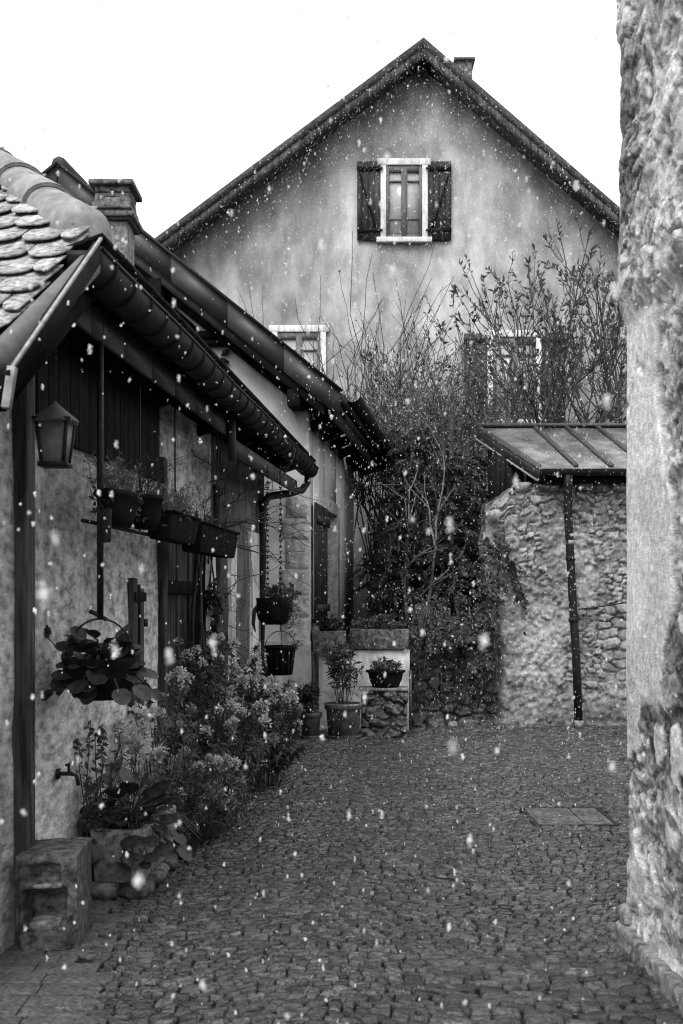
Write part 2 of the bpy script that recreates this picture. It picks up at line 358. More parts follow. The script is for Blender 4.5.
for a, b, z0, z1, s in ((9.3, 9.46, .25, 2.15, 1), (10.17, 10.42, .1, 2.2, 2), (11.25, 11.75, .9, 2.3, 3), (11.5, 12.1, .2, 1.15, 4)):
    wstrip(a, b, z0, z1, .028, s, .09 if s > 2 else .03).build('limewash_patch', M['plaster_white'], H1, smooth=True)
mb = MB(); mb.beam(W(5.2, .01, -.04), W(5.2, .01, 3.05), .09, .15, up=(0, 1, 0)); mb.build('timber_post', M['wood'], H1, bevel=.012)
mb = MB(); mb.beam(W(7.72, .0, -.04), W(7.72, .0, 2.6), .1, .13, up=(0, 1, 0)); mb.build('timber_post', M['wood'], H1, bevel=.012)
mb = MB(); mb.beam(W(9.8, .0, -.04), W(9.8, .0, 2.6), .07, .6, up=(0, 1, 0)); mb.build('timber_post', M['wood'], H1, bevel=.012)
mb = MB()     # dark boarding high on the wall under the eaves
y = 5.35
while y < 7.6:
    d = random.uniform(.13, .2); mb.hexa([W(y, .005, 2.42), W(y, .03, 2.42), W(y+d-.01, .03, 2.42), W(y+d-.01, .005, 2.42), W(y, .005, 3.05), W(y, .03, 3.05), W(y+d-.01, .03, 3.05), W(y+d-.01, .005, 3.05)]); y += d
mb.build('boarding', M['wood_dark'], H1, bevel=.004)
mb = MB(); y = 7.8
while y < 9.4:
    d = min(random.uniform(.11, .17), 9.41-y); o = random.uniform(-.14, -.11)
    mb.hexa([W(y, -.2, -.03), W(y, o, -.03), W(y+d-.012, o, -.03), W(y+d-.012, -.2, -.03), W(y, -.2, 2.19), W(y, o, 2.19), W(y+d-.012, o, 2.19), W(y+d-.012, -.2, 2.19)]); y += d
door = mb.build('door', M['wood'], H1, bevel=.006)
for z in (.5, 1.7):
    mb = MB(); mb.beam(W(7.85, -.095, z), W(9.35, -.095, z), .04, .1); mb.build('ledge', M['wood_dark'], door, bevel=.005)
mb = MB(); mb.tube([W(8.6, -.09, 1.0), W(8.6, -.04, 1.0), W(8.6, -.04, 1.14), W(8.6, -.09, 1.14)], .009, 6); mb.build('handle', M['iron'], door)
mb = MB(); mb.beam(W(7.0, .02, .88), W(7.0, .02, 1.74), .04, .13, up=(0, 1, 0)); mb.beam(W(7.14, .02, .86), W(7.14, .02, 1.70), .045, .13, up=(0, 1, 0))
sh = mb.build('shutter', M['wood'], H1, bevel=.006)
for z in (1.05, 1.62):
    mb = MB(); mb.beam(W(6.94, .047, z), W(7.20, .047, z), .015, .06); mb.build('batten', M['wood_dark'], sh, bevel=.004)
for z in (1.12, 1.45):
    mb = MB(); mb.beam(W(7.205, .03, z), W(7.225, .05, z), .02, .05); mb.build('hinge', M['iron'], sh)

# roof of the cottage
pd = np.array((.096, 1, 0)); pd_n = unit(pd); cr = unit((-1, .096, 0)); PITCH = .74
E1 = np.array((-1.16, 5.09, 3.30)); hipdir = unit(pd_n+cr+np.array((0, 0, PITCH))); 
R0 = E1+(pd_n*1.12+cr+np.array((0, 0, PITCH*1.12)))*2.2
E2 = E1-pd_n*.98-np.array((0, 0, PITCH*.98))
mb = MB(); th = np.array((0, 0, -.07)); zz = np.array((0, 0, -.03))
end = E1+pd_n*7.75; topend = end+cr*2.2+np.array((0, 0, PITCH*2.464))
L1 = E1+cr*4.4
mb.prism([E2+zz, E1+zz, R0+zz, L1+zz, E2+cr*4.4+zz], th)
mb.prism([E1+zz, end+zz, topend+zz, R0+zz], th)
mb.prism([R0+zz, topend+zz, topend+cr*2.2-np.array((0, 0, PITCH*2.464))+zz, L1+zz], th)
roof = mb.build('roof', M['tile_dark'], H1)
# beaver-tail tiles on the hip end slope
dn = unit(-pd_n-np.array((0, 0, PITCH))); nrm = unit(np.cross(cr, dn)); nrm = nrm if nrm[2] > 0 else -nrm
slopeL = 3.4; wT = .186; ex = .205; mb = MB()
prof = [(-.5, 0), (-.5, .78), (-.42, .90), (-.3, .965), (-.15, .995), (0, 1.0), (.15, .995), (.3, .965), (.42, .90), (.5, .78), (.5, 0)]
r = 0
E2b = E2
k_up = -dn
while r < 19:
    lo_pt = E2b+k_up*(r*ex-.03)
    for q in range(-1, 30):
        off = (q+.5*(r % 2))*wT
        s_up = r*ex
        horiz = s_up*unit(np.array((1, PITCH)))[0]       # plan distance up the slope
        past = max(0, (horiz-.98)/1.12+.06)
        if off+wT*.5 < past+.0 or off > 4.4-past: continue
        j = random.uniform(-.005, .005); tl = random.uniform(-.004, .006); Lt = .40
        base = lo_pt+cr*(off+wT/2+j)
        x0 = -.5; top = []; bot = []
        cut = max(-.5, (past-(off+wT/2))/wT) if r else -.5
        cut = max(cut, -(off+wT/2)/wT)
        for (a, b) in prof:
            a2 = max(a, cut)
            p_ = base+cr*a2*wT*.965+k_up*(Lt*(1-b)*1.0)+nrm*(.042*b+.008+tl*b)
            top.append(p_); bot.append(p_-nrm*.008)
        n = len(top); v = top+bot
        f = [list(range(n)), list(range(2*n-1, n-1, -1))]+[[(i+1) % n, i, n+i, n+(i+1) % n] for i in range(n)]
        mb.add(v, f)
    r += 1
tl_o = mb.build('tile_covering', M['tile'], roof); tl_o['label'] = 'rounded scale tiles on the end slope'
def halfpipe(mbx, p, q, r0, r1, up, n=14, dome=False):
    p, q = np.asarray(p), np.asarray(q); d = unit(q-p); s_ = unit(np.cross(d, up)); u = np.cross(s_, d)
    th_ = np.linspace(-.12*PI, 1.12*PI, n); rows = []
    st = [(0, r0), (.92, r1), (1., r1*1.03)]
    if dome: st = [(-.22, r0*.25), (-.20, r0*.55), (-.14, r0*.8), (-.06, r0*.95)]+st
    for f_, r_ in st:
        c0 = p+(q-p)*f_; dip = np.array((0, 0, -.12*max(0, -f_)/.2))
        rows.append([c0+dip+s_*r_*math.cos(a)+u*r_*.85*math.sin(a) for a in th_])
    P = np.array(rows); B = np.array([[c_[0]*0+x-(x-(p+(q-p)*st[i][0]))*.14 for x in P[i]] for i, c_ in enumerate(P)])
    mbx.slab(P, B)
for k in range(8):
    a = E1+(R0-E1)*(k*.122+.03); b = E1+(R0-E1)*((k+1)*.122+.045); mb = MB()
    lift = np.array((0, 0, -.025+.006*k % .013))
    halfpipe(mb, a+lift, b+lift, .145, .125, np.array((0, 0, 1.)), dome=(k == 0)); mb.build('ridge_tile', M['tile_cap'], roof, smooth=True)
for k in range(16):
    a = R0+(topend-R0)*k/16; b = R0+(topend-R0)*(k+1.06)/16; mb = MB(); halfpipe(mb, a, b, .14, .125, np.array((0, 0, 1.))); mb.build('ridge_tile', M['tile_cap'], roof, smooth=True)
# verge timbers of the end slope
mb = MB(); mb.prism([E1+(.0, .05, -.05), E2+(0, 0, -.05), E2+(0, 0, -.27), E1+(0, .05, -.3)], (-.03, .003, 0)); mb.build('barge_board', M['wood_black'], H1)
rl0, rl1 = np.array((-1.105, 4.80, 3.055)), np.array((-1.2, 3.80, 2.41))
mb = MB(); mb.tube([rl0, rl1], .055, 12); mb.build('verge_roll', M['roll'], H1, smooth=True)
C0 = np.array((-1.04, 4.76, 3.165)); C1 = np.array((-1.137, 3.80, 2.405)); C2 = np.array((-1.155, 3.79, 2.26))
mb = MB(); mb.beam(C0+(-.012, 0, -.055), C1+(-.012, 0, -.055), .022, .085); mb.build('barge_board', M['wood_dark'], H1)
mb = MB(); mb.beam(C0, C1, .015, .012); mb.beam(C1, C2, .03, .03, up=(0, 1, 0)); mb.build('edge_flashing', M['metal_edge'], H1, bevel=.002)
# gutter on the street eaves
def G(y, o, z): return np.array((-1.5+.096*y+o, y, z))
mb = MB(); th_ = np.linspace(PI, 2*PI, 15); ys = np.linspace(4.77, 12.8, 60)
sag = lambda y: .006*math.sin(y*2.2)
P = np.array([[G(y, -.1+.1*math.cos(a), 3.12+sag(y)+.105*math.sin(a)) for a in th_] for y in ys])
B = np.array([[G(y, -.1+.094*math.cos(a), 3.12+sag(y)+.099*math.sin(a)) for a in th_] for y in ys])
mb.slab(P, B)
for y in (4.78, 12.79): mb.prism([G(y, -.1+.1*math.cos(a), 3.12+.105*math.sin(a)) for a in th_], (0, .01, 0))
gut = mb.build('gutter', M['gutter'], H1, smooth=False)
y = 4.98
while y < 12.7:
    mb = MB(); mb.tube([G(y, -.1+.108*math.cos(a), 3.12+sag(y)+.113*math.sin(a)) for a in np.linspace(PI*.92, 2.08*PI, 14)], .006, 5); mb.build('gutter_bracket', M['gutter'], gut); y += .30
mb = MB(); mb.tube([G(y, .0, 3.13+sag(y)) for y in ys], .011, 6); mb.build('gutter_lip', M['gutter'], gut)
mb = MB(); mb.tube([G(12.66, -.1, 3.04), G(12.66, -.11, 2.95), G(12.6, -.16, 2.86), G(12.35, -.26, 2.8), W(11.9, .09, 2.72), W(11.72, .06, 2.62), W(11.7, .06, 2.4), W(11.7, .06, .06)], .042, 10); mb.build('downpipe', M['gutter'], H1, smooth=True)
# eaves: soffit boards, rafter tails, fascia boards
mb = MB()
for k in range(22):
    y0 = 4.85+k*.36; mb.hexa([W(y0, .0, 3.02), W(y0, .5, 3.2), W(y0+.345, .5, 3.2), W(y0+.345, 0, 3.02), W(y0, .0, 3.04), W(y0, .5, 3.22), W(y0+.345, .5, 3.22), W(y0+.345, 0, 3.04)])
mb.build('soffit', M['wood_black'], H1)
mb = MB()
y = 4.82; segs = []
while y < 8.7:
    y2 = min(y+.55, 8.75); mb.hexa([G(y, -.26, 2.90), G(y, -.235, 2.90), G(y2-.006, -.235, 2.90), G(y2-.006, -.26, 2.90), G(y, -.26, 3.05), G(y, -.235, 3.05), G(y2-.006, -.235, 3.05), G(y2-.006, -.26, 3.05)]); y = y2
mb.build('fascia_board', M['board'], H1)
mb = MB(); mb.hexa([G(8.7, -.22, 2.74), G(8.7, -.19, 2.74), G(12.4, -.19, 2.80), G(12.4, -.22, 2.80), G(8.7, -.22, 2.88), G(8.7, -.19, 2.88), G(12.4, -.19, 2.94), G(12.4, -.22, 2.94)]); mb.build('fascia_board', M['board'], H1)
mb = MB(); mb.beam(G(8.7, -.2, 2.7), G(8.7, -.2, 3.05), .05, .12, up=(0, 1, 0)); mb.build('eaves_post', M['board'], H1)
for y in (5.0, 6.3, 7.6, 8.9, 10.2, 11.5):
    mb = MB(); mb.beam(W(y, -.1, 2.95), W(y, .42, 3.13), .09, .11, up=(0, 0, 1)); mb.build('rafter', M['wood_black'], H1)
# far end gable of the cottage above its wall
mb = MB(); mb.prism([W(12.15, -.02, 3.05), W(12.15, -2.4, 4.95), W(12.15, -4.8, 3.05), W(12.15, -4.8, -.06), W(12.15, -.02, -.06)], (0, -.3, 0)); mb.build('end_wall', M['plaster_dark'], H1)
# chimney
cx, cy = -2.05, 10.0
mb = MB(); mb.box((cx, cy, 4.45), (.27, .36, 1.5)); ch = mb.build('chimney', M['stone'], H1, bevel=.01)
mb = MB(); mb.box((cx, cy, 5.03), (.42, .5, .05)); mb.box((cx, cy, 5.0), (.36, .44, .03)); mb.build('chimney_band', M['stone_dark'], ch, bevel=.012)
mb = MB()
for a in (-.11, .11):
    for b in (-.14, .14): mb.box((cx+a, cy+b, 5.13), (.09, .09, .16))
mb.box((cx, cy, 5.12), (.34, .42, .06)); mb.box((cx, cy, 5.22), (.3, .36, .04)); mb.build('chimney_vent', M['stone_dark'], ch, bevel=.01)
mb = MB(); mb.box((cx, cy, 5.32), (.4, .48, .05)); mb.box((cx, cy, 5.27), (.3, .38, .06)); mb.build('chimney_cap', M['stone_dark'], ch, bevel=.014)

# ------------------------------------------------------------------ second house, gable towards us
def H(u, v, z): return np.array((-.40+u+.13*v, 13.3+v, z))      # u along its gable, v back along its street side
H2 = thing('pale_gabled_house', 'pale rendered house with dark sheet-clad verge behind the low cottage', 'house', (-3, 15, 0))
mb = MB(); ap = (-2.9, 6.25); ev = (0, 3.95)
mb.prism([H(0, 0, -.05), H(0, 0, 4.26), H(-2.85, 0, 6.54), H(-5.7, 0, 4.26), H(-5.7, 0, -.05)], H(0, .35, 0)-H(0, 0, 0)); mb.build('gable_wall', M['plaster_pale'], H2)
mb = MB()
def side(v0, v1, z0, z1): mb.hexa([H(-.3, v0, z0), H(0, v0, z0), H(0, v1, z0), H(-.3, v1, z0), H(-.3, v0, z1), H(0, v0, z1), H(0, v1, z1), H(-.3, v1, z1)])
side(.352, 1.35, -.05, 4.2); side(1.35, 2.5, -.05, 1.30); side(1.35, 2.5, 2.82, 4.2); side(2.5, 4.6, -.05, 4.2)
mb.build('side_wall', M['plaster_pale'], H2)
mb = MB(); mb.prism([H(-.3, 4.3, 0), H(-5.7, 4.3, 0), H(-5.7, 4.3, 3.9), H(-2.85, 4.3, 6.2), H(-.3, 4.3, 3.9)], H(0, .28, 0)-H(0, 0, 0)); mb.hexa([H(-5.7, .36, 0), H(-5.4, .36, 0), H(-5.4, 4.29, 0), H(-5.7, 4.29, 0), H(-5.7, .36, 3.9), H(-5.4, .36, 3.9), H(-5.4, 4.29, 3.9), H(-5.7, 4.29, 3.9)]); mb.build('back_wall', M['plaster_pale'], H2)
# roof slopes: ridge at u=-2.85, eaves overhang .43
sl_ = (6.67-4.04)/3.28
def RF(u, v, dz=0): return H(u, v, 4.04+(.43-abs(u+2.85)+2.85)*sl_+dz)
mb = MB()
mb.prism([RF(.52, -.42), RF(.52, 5.8), RF(-2.85, 5.8), RF(-2.85, -.42)], (0, 0, -.1))
mb.prism([RF(-2.85, -.42), RF(-2.85, 5.8), RF(-6.1, 5.8), RF(-6.1, -.42)], (0, 0, -.1))
rf2 = mb.build('roof', M['tile_dark'], H2)
mb = MB(); mb.tube([RF(-2.85, -.44, .03), RF(-2.85, 5.8, .03)], .09, 8); mb.build('ridge_tile', M['tile_dark'], rf2, smooth=True)
def verge(u0, u1, d0, d1, v, thick, n=1):
    mbx = MB()
    for k in range(n):
        a = u0+(u1-u0)*k/n; b = u0+(u1-u0)*(k+1)/n-(.004 if n > 1 else 0)
        mbx.prism([RF(a, v, d0), RF(b, v, d0), RF(b, v, d1), RF(a, v, d1)], (0, thick, 0))
    return mbx
verge(-2.85, .45, .02, -.29, -.46, .03, 5).build('verge_board', M['metal_sheet'], H2)
verge(-6.1, -2.86, .02, -.29, -.46, .03, 5).build('verge_board', M['metal_sheet'], H2)
mb = MB(); mb.beam(RF(-2.85, -.475, .03), RF(.47, -.475, .03), .05, .03); mb.beam(RF(-6.1, -.475, .03), RF(-2.85, -.475, .03), .05, .03); mb.build('verge_cap', M['gutter'], H2)
verge(-2.85, .25, -.292, -.41, -.36, .05).build('under_board', M['board'], H2)
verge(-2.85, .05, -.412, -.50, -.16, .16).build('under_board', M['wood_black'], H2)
verge(-6.1, -2.86, -.292, -.41, -.36, .05).build('under_board', M['board'], H2)
for k, u in enumerate((-.12, -1.75)):
    mb = MB(); z = 4.04+(.43-abs(u+2.85)+2.85)*sl_-.5
    mb.beam(H(u, -.36, z), H(u, .1, z), .15, .2); mb.build('purlin_end', M['wood_black'], H2, bevel=.01)
mb = MB(); mb.beam(H(-1.75, -.09, 4.78), H(-.95, -.09, 4.78), .08, .09); mb.beam(H(-1.75, -.07, 4.68), H(-1.0, -.07, 4.68), .06, .05); mb.build('tie_beam', M['wood_black'], H2)
mb = MB(); mb.prism([H(-2.85, -.03, 6.2), H(-3.9, -.03, 5.3), H(-3.9, -.03, 4.75), H(-1.35, -.03, 4.75), H(-1.35, -.03, 4.9)], (0, .02, 0)); mb.build('gable_boarding', M['wood_dark'], H2)
mb = MB(); mb.beam(H(-.3, -.05, 3.32), H(.0, -.05, 3.36), .07, .07); mb.build('corner_beam', M['wood_black'], H2)
# eaves soffit and gutter on the street side
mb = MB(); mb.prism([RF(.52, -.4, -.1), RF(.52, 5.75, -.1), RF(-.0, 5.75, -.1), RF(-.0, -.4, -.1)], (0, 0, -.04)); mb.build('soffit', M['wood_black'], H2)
mb = MB(); mb.hexa([H(.36, -.4, 3.70), H(.40, -.4, 3.70), H(.40, 5.78, 3.70), H(.36, 5.78, 3.70), H(.36, -.4, 3.98), H(.40, -.4, 3.98), H(.40, 5.78, 3.98), H(.36, 5.78, 3.98)]); mb.build('fascia_board', M['board'], H2)
mb = MB()
P = np.array([[H(.58+.095*math.cos(a), v, 4.0+.085*math.sin(a)) for a in np.linspace(PI, 2*PI, 11)] for v in np.linspace(-.42, 5.8, 20)]); B = np.array([[H(.58+.09*math.cos(a), v, 4.0+.08*math.sin(a)) for a in np.linspace(PI, 2*PI, 11)] for v in np.linspace(-.42, 5.8, 20)])
mb.slab(P, B); mb.build('gutter', M['gutter'], H2)
for k in range(7):
    v = .2+k*.85; mb = MB(); mb.beam(H(.0, v, 3.72), H(.36, v, 3.86), .1, .12); mb.build('rafter', M['wood_black'], H2)
# corner stones and limewash
z = 1.05
for k in range(6):
    h = (.34, .27, .31, .36, .26, .3)[k]; wd = (.32, .26, .34, .27, .33, .26)[k]
    us = np.linspace(-wd, .012, 14); zs = np.linspace(z+.008, z+h-.008, 14); U, Z = np.meshgrid(us, zs, indexing='ij')
    P = H(0, 0, 0)[None, None]+np.stack([U, 0*U-.014, Z], -1); edge = np.minimum(np.minimum(U+wd, .012-U), np.minimum(Z-z, z+h-Z))
    P[..., 1] -= (.02+.014*fbm(P*11, 3, k))*sstep(0, .05, edge)
    B = P.copy(); B[..., 1] = 13.32; mb = MB(); mb.slab(P, B); mb.build('quoin_stone', M['quoin'], H2, smooth=True); z += h
mb = MB(); zs = np.linspace(-.05, 1.1, 30); us = np.linspace(-.75, .03, 24); U, Z = np.meshgrid(us, zs, indexing='ij')
P = H(0, 0, 0)[None, None]+np.stack([U, 0*U-.025, Z], -1); P[..., 1] -= .012*fbm(P*5, 4, 3); B = P.copy(); B[..., 1] = 13.32; mb.slab(P, B); mb.build('limewash_base', M['plaster_white'], H2, smooth=True)
# street window with its shutter
mb = MB()
for (v0, v1, z0, z1) in ((1.2, 1.352, 1.2, 2.95), (2.498, 2.72, 1.2, 2.95), (1.352, 2.498, 2.80, 2.97)):
    mb.hexa([H(-.2, v0, z0), H(.022, v0, z0), H(.022, v1, z0), H(-.2, v1, z0), H(-.2, v0, z1), H(.022, v0, z1), H(.022, v1, z1), H(-.2, v1, z1)])
win = mb.build('window', M['quoin'], H2, bevel=.008)
mb = MB(); mb.hexa([H(-.22, 1.352, 1.31), H(-.19, 1.352, 1.31), H(-.19, 2.498, 1.31), H(-.22, 2.498, 1.31), H(-.22, 1.352, 2.8), H(-.19, 1.352, 2.8), H(-.19, 2.498, 2.8), H(-.22, 2.498, 2.8)]); mb.build('pane', M['pane'], win)
mb = MB()
for v in (1.39, 1.92, 2.46): mb.beam(H(-.17, v, 1.31), H(-.17, v, 2.8), .04, .07, up=(0, 1, 0))
for z in (1.35, 1.85, 2.3, 2.76): mb.beam(H(-.165, 1.36, z), H(-.165, 2.49, z), .035, .05)
mb.build('sash', M['sash'], win)
mb = MB(); mb.hexa([H(-.05, 1.15, 1.2), H(.09, 1.15, 1.2), H(.09, 2.75, 1.2), H(-.05, 2.75, 1.2), H(-.05, 1.15, 1.29), H(.09, 1.15, 1.29), H(.09, 2.75, 1.29), H(-.05, 2.75, 1.29)]); mb.build('sill', M['quoin'], win, bevel=.01)
mb = MB()
for k in range(7):
    v = .2+k*.155; mb.beam(H(.045, v+.07, 1.32), H(.045, v+.07, 2.80), .03, .15, up=(0, 1, 0))
for z in (1.5, 2.6): mb.beam(H(.07, .2, z), H(.07, 1.28, z), .025, .09)
mb.build('shutter', M['shutter'], win)
mb = MB(); mb.tube([H(-1.03, -.03, 4.42), H(-1.0, -.05, 4.48), H(-1.05, -.05, 4.53), H(-1.0, -.05, 4.58), H(-.95, -.05, 4.61)], (.03, .04, .025, .04, .015), 7)
mb.tube([H(-1.08, -.04, 4.5), H(-1.0, -.05, 4.5), H(-.95, -.04, 4.46)], .013, 5); mb.build('wall_ornament', M['iron'], H2, smooth=True)

# ------------------------------------------------------------------ tall far house
FY = 22.0
H3 = thing('tall_gabled_house', 'tall grey rendered house with wide plain gable rising over the garden', 'house', (1.6, 25, 0))
def R3(x, dz=0):     # roof surface height
    return 12.5-(1.6-x)*.747+dz if x < 1.6 else 12.5-(x-1.6)*.867+dz
mb = MB(); mb.prism([(-4.3, FY, -.05), (7.3, FY, -.05), (7.3, FY, R3(7.3, -.25)), (1.6, FY, R3(1.6, -.25)), (-4.3, FY, R3(-4.3, -.25))], (0, 8, 0)); mb.build('wall', M['render_far'], H3)
mb = MB()
for xa, xb in ((1.6, -5.2), (1.6, 8.2)):
    mb.prism([(xa, FY-.55, R3(1.6)), (xb, FY-.55, R3(xb)), (xb, FY+8.5, R3(xb)), (xa, FY+8.5, R3(1.6))], (0, 0, -.16))
rf3 = mb.build('roof', M['tile_dark'], H3)
for xa, xb in ((1.6, -5.2), (1.6, 8.2)):
    mb = MB(); mb.prism([(xa, FY-.60, R3(1.6, .05)), (xb, FY-.60, R3(xb, .05)), (xb, FY-.60, R3(xb, -.12)), (xa, FY-.60, R3(1.6, -.12))], (0, .05, 0)); mb.build('verge_tile', M['tile_dark'], rf3)
    mb = MB(); mb.prism([(xa, FY-.575, R3(1.6, -.122)), (xb, FY-.575, R3(xb, -.122)), (xb, FY-.575, R3(xb, -.31)), (xa, FY-.575, R3(1.6, -.31))], (0, .05, 0)); mb.build('barge_board', M['wood'], H3)
mb = MB(); mb.box((2.7, 24.4, 12.5), (.34, .5, 1.9)); c3 = mb.build('chimney', M['stone_dark'], H3, bevel=.01)
mb = MB(); mb.box((2.7, 24.4, 13.47), (.46, .62, .06)); mb.build('chimney_cap', M['stone_dark'], c3)
def far_window(xc, z0, z1, w, shut=True, lab=None):
    y = FY
    mb = MB(); f = .11
    for x in (xc-w/2-f/2, xc+w/2+f/2): mb.box((x, y-.03, (z0+z1)/2), (f, .08, z1-z0))
    mb.box((xc, y-.032, z1+.065), (w+2*f+.12, .084, .13))
    wn = mb.build('window', M['paint_white'], H3, bevel=.006)
    if lab: wn['label'] = lab
    mb = MB(); mb.box((xc, y-.05, z0-.05), (w+2*f+.16, .14, .1)); mb.build('sill', M['paint_white'], wn, bevel=.008)
    mb = MB(); mb.box((xc, y-.006, (z0+z1)/2), (w, .01, z1-z0)); mb.build('pane', M['pane'], wn)
    mb = MB()
    for x, ww in ((xc-w/2+.03, .06), (xc+w/2-.03, .06), (xc, .12)): mb.box((x, y-.03, (z0+z1)/2), (ww, .036, z1-z0))
    mb.box((xc, y-.029, z1-.07), (w, .034, .14)); mb.box((xc, y-.029, z0+.03), (w, .034, .06))
    for q in (.26, .78): mb.box((xc, y-.028, z0+(z1-z0)*q), (w, .03, .03))
    mb.build('sash', M['sash'], wn)
    for s in ((-1, 1) if shut else ()):
        mb = MB(); sw = .46; x0 = xc+s*(w/2+f+.01+sw/2)
        for k in range(4): mb.box((x0+(k-1.5)*sw/4, y-.045, (z0+z1)/2+.01), (sw/4-.006, .035, z1-z0+.12))
        sh_ = mb.build('shutter', M['shutter'], wn)
        mb = MB()
        for z in (z0+.14, z1-.08): mb.box((x0, y-.075, z), (sw, .025, .08))
        mb.beam((x0+s*sw*.42, y-.075, z1-.12), (x0-s*sw*.30, y-.075, z0+.2), .03, .05, up=(0, 1, 0)); mb.build('brace', M['wood_black'], sh_)
        for z in (z0+.14, z1-.08):
            mb = MB(); mb.box((xc+s*(w/2+f+.0), y-.1, z), (.08, .02, .04)); mb.build('hinge', M['iron'], sh_)
far_window(1.25, 8.83, 10.28, .72, lab='attic window with open dark plank shutters')
far_window(3.45, 5.2, 6.85, .86); far_window(-.85, 5.3, 6.95, .86, False)

# ------------------------------------------------------------------ rough plastered building at the near side
RB = thing('rough_masonry_building', 'corner of an old building with torn rough plaster over stone, close to the street', 'building', (2.5, 3, 0))
ys = np.concatenate([np.linspace(-3, 1.4, 60)[:-1], np.linspace(1.4, 3.9, 130)[:-1], np.linspace(3.9, 5.27, 190)]); zs = np.linspace(-.06, 6.2, 640)
Y, Z = np.meshgrid(ys, zs, indexing='ij'); X = 1.352-.012*(Y-4.5)+0*Z
P = np.stack([X, Y, Z], -1)
edgeY = 5.27+.02*fbm(np.stack([Z*1.7, Z*0, Z*0+3], -1), 3, 2)
# boundary of the sound plaster: from the corner towards the camera
bord = 4.70-.28*sstep(2.45, 1.85, Z)+.12*sstep(1.6, 1.35, Z)+.05*fbm(np.stack([Z*2.2, Z*0, Z*0], -1), 3, 8)
band = sstep(1.12, 1.22, Z+.10*fbm(P*6, 3, 31))*sstep(2.92, 2.82, Z+.09*fbm(P*5, 3, 33))
msk = sstep(-.012, .012, Y-bord)*band
low = sstep(.12, .18, fbm(P*np.array([4, 4, 3.]), 4, 51))*(Z < 1.3)*.75
msk = np.maximum(msk, low)
rough = .030*fbm(P*np.array([5, 5, 6.]), 6, 21, .6)+.016*np.abs(fbm(P*np.array([13, 13, 16.]), 3, 22))-.02*np.maximum(0, fbm(P*np.array([9, 9, 7.]), 3, 40)-.25)
wu = .5*fbm(P*np.array([5, 5, 5.]), 4, 71); wv = .5*fbm(P*np.array([5, 5, 5.]), 4, 72)
q1, q2, qi = worley(Y*6+wu+.35*Z, Z*8+wv, 33); r1, r2, ri = worley(Y*15+wu*2+.6*Z, Z*20+wv*2, 34)
rough = .034*(qi-.5)*sstep(0, .10, q2-q1)+.020*(ri-.5)-.022*(1-sstep(0, .10, q2-q1))*(qi > .35)+.016*fbm(P*np.array([7, 7, 8.]), 5, 21, .6)-.02*np.maximum(0, fbm(P*np.array([9, 9, 7.]), 3, 40)-.3)+.03*fbm(P*1.6, 2, 77)
smoo = .020+.010*fbm(P*np.array([3, 3, 3.]), 4, 23)+.002*fbm(P*30, 2, 24)
disp = rough*(1-msk)+smoo*msk
crack = np.exp(-((Z-2.62-.1*fbm(np.stack([Y*6, Y*0, Y*0], -1), 3, 61))/.018)**2)*.03*(Y > 4.85); disp -= crack
top = sstep(2.85, 2.95, Z); disp += .02*top
belly = .035*np.exp(-((Z-2.2)/.9)**2); disp = disp-belly*.3
disp = disp*.72*(1-.45*sstep(5.0, 5.2, Y))
P[..., 0] -= disp+.034*sstep(2.86, 2.98, Z)
Pc = P.copy()
# rounded corner at the far end
rr = sstep(5.14, 5.27, Y); Pc[..., 0] += .07*rr**2; Pc[..., 1] += (.03*fbm(P*np.array([4, 4, 4.]), 4, 29)-.02)*rr-.03*rr*(1-top)
B = np.stack([X+.5, np.clip(Y, -3, 5.2), Z], -1)
mb = MB(); mb.slab(Pc, B); o = mb.build('wall', M['rough_wall'], RB, smooth=True); tone = np.clip(.34-.16*sstep(3.0, 2.7, Z)*sstep(1.2, 1.5, Z)+.5*fbm(P*np.array([2.2, 2.2, 1.6]), 4, 91)+.5*(ri-.5)+.35*(qi-.5)-.5*(1-sstep(0, .08, q2-q1))*(qi > .35), 0, .85)
attr(o, 'mask', np.maximum(msk*(1-.25*sstep(.1, .5, fbm(P*3, 4, 92))), tone*(1-msk)).ravel())
mb = MB(); mb.hexa([(1.55, 5.0, -.05), (6, 5.0, -.05), (6, 5.22, -.05), (1.55, 5.22, -.05), (1.55, 5.0, 6.2), (6, 5.0, 6.2), (6, 5.22, 6.2), (1.55, 5.22, 6.2)]); mb.build('end_wall', M['rough_wall'], RB)
def stone(mb, c, size, seed, amp=.12, sub=7, sq=3.2):
    n = sub; g = np.linspace(-1, 1, n)
    for ax in range(3):
        for sg in (-1, 1):
            A, Bq = np.meshgrid(g, g, indexing='ij'); Q = np.zeros(A.shape+(3,)); Q[..., ax] = sg; Q[..., (ax+1) % 3] = A*sg; Q[..., (ax+2) % 3] = Bq
            l = (np.abs(Q)**sq).sum(-1)**(1/sq); Q = Q/l[..., None]*1.12
            w = Q*np.asarray(size)/2; k = 1+amp*fbm(Q*1.3+seed*7.3, 3, seed)
            mb.grid(w*k[..., None]+np.asarray(c))
for k, (y0, y1) in enumerate(((4.98, 5.24), (4.66, 4.965), (4.3, 4.645), (3.9, 4.285), (3.5, 3.885), (3.0, 3.485))):
    mb = MB(); stone(mb, (1.368-.012*(y0-4.5), (y0+y1)/2, .022), (.12, (y1-y0)*.94, .115), k+1, .07, 10, 7); mb.build('plinth_stone', M['stone'], RB, smooth=True)
mb = MB(); stone(mb, (1.36, 5.17, .12), (.1, .13, .08), 9, .1); mb.build('plinth_stone', M['stone'], RB, smooth=True)

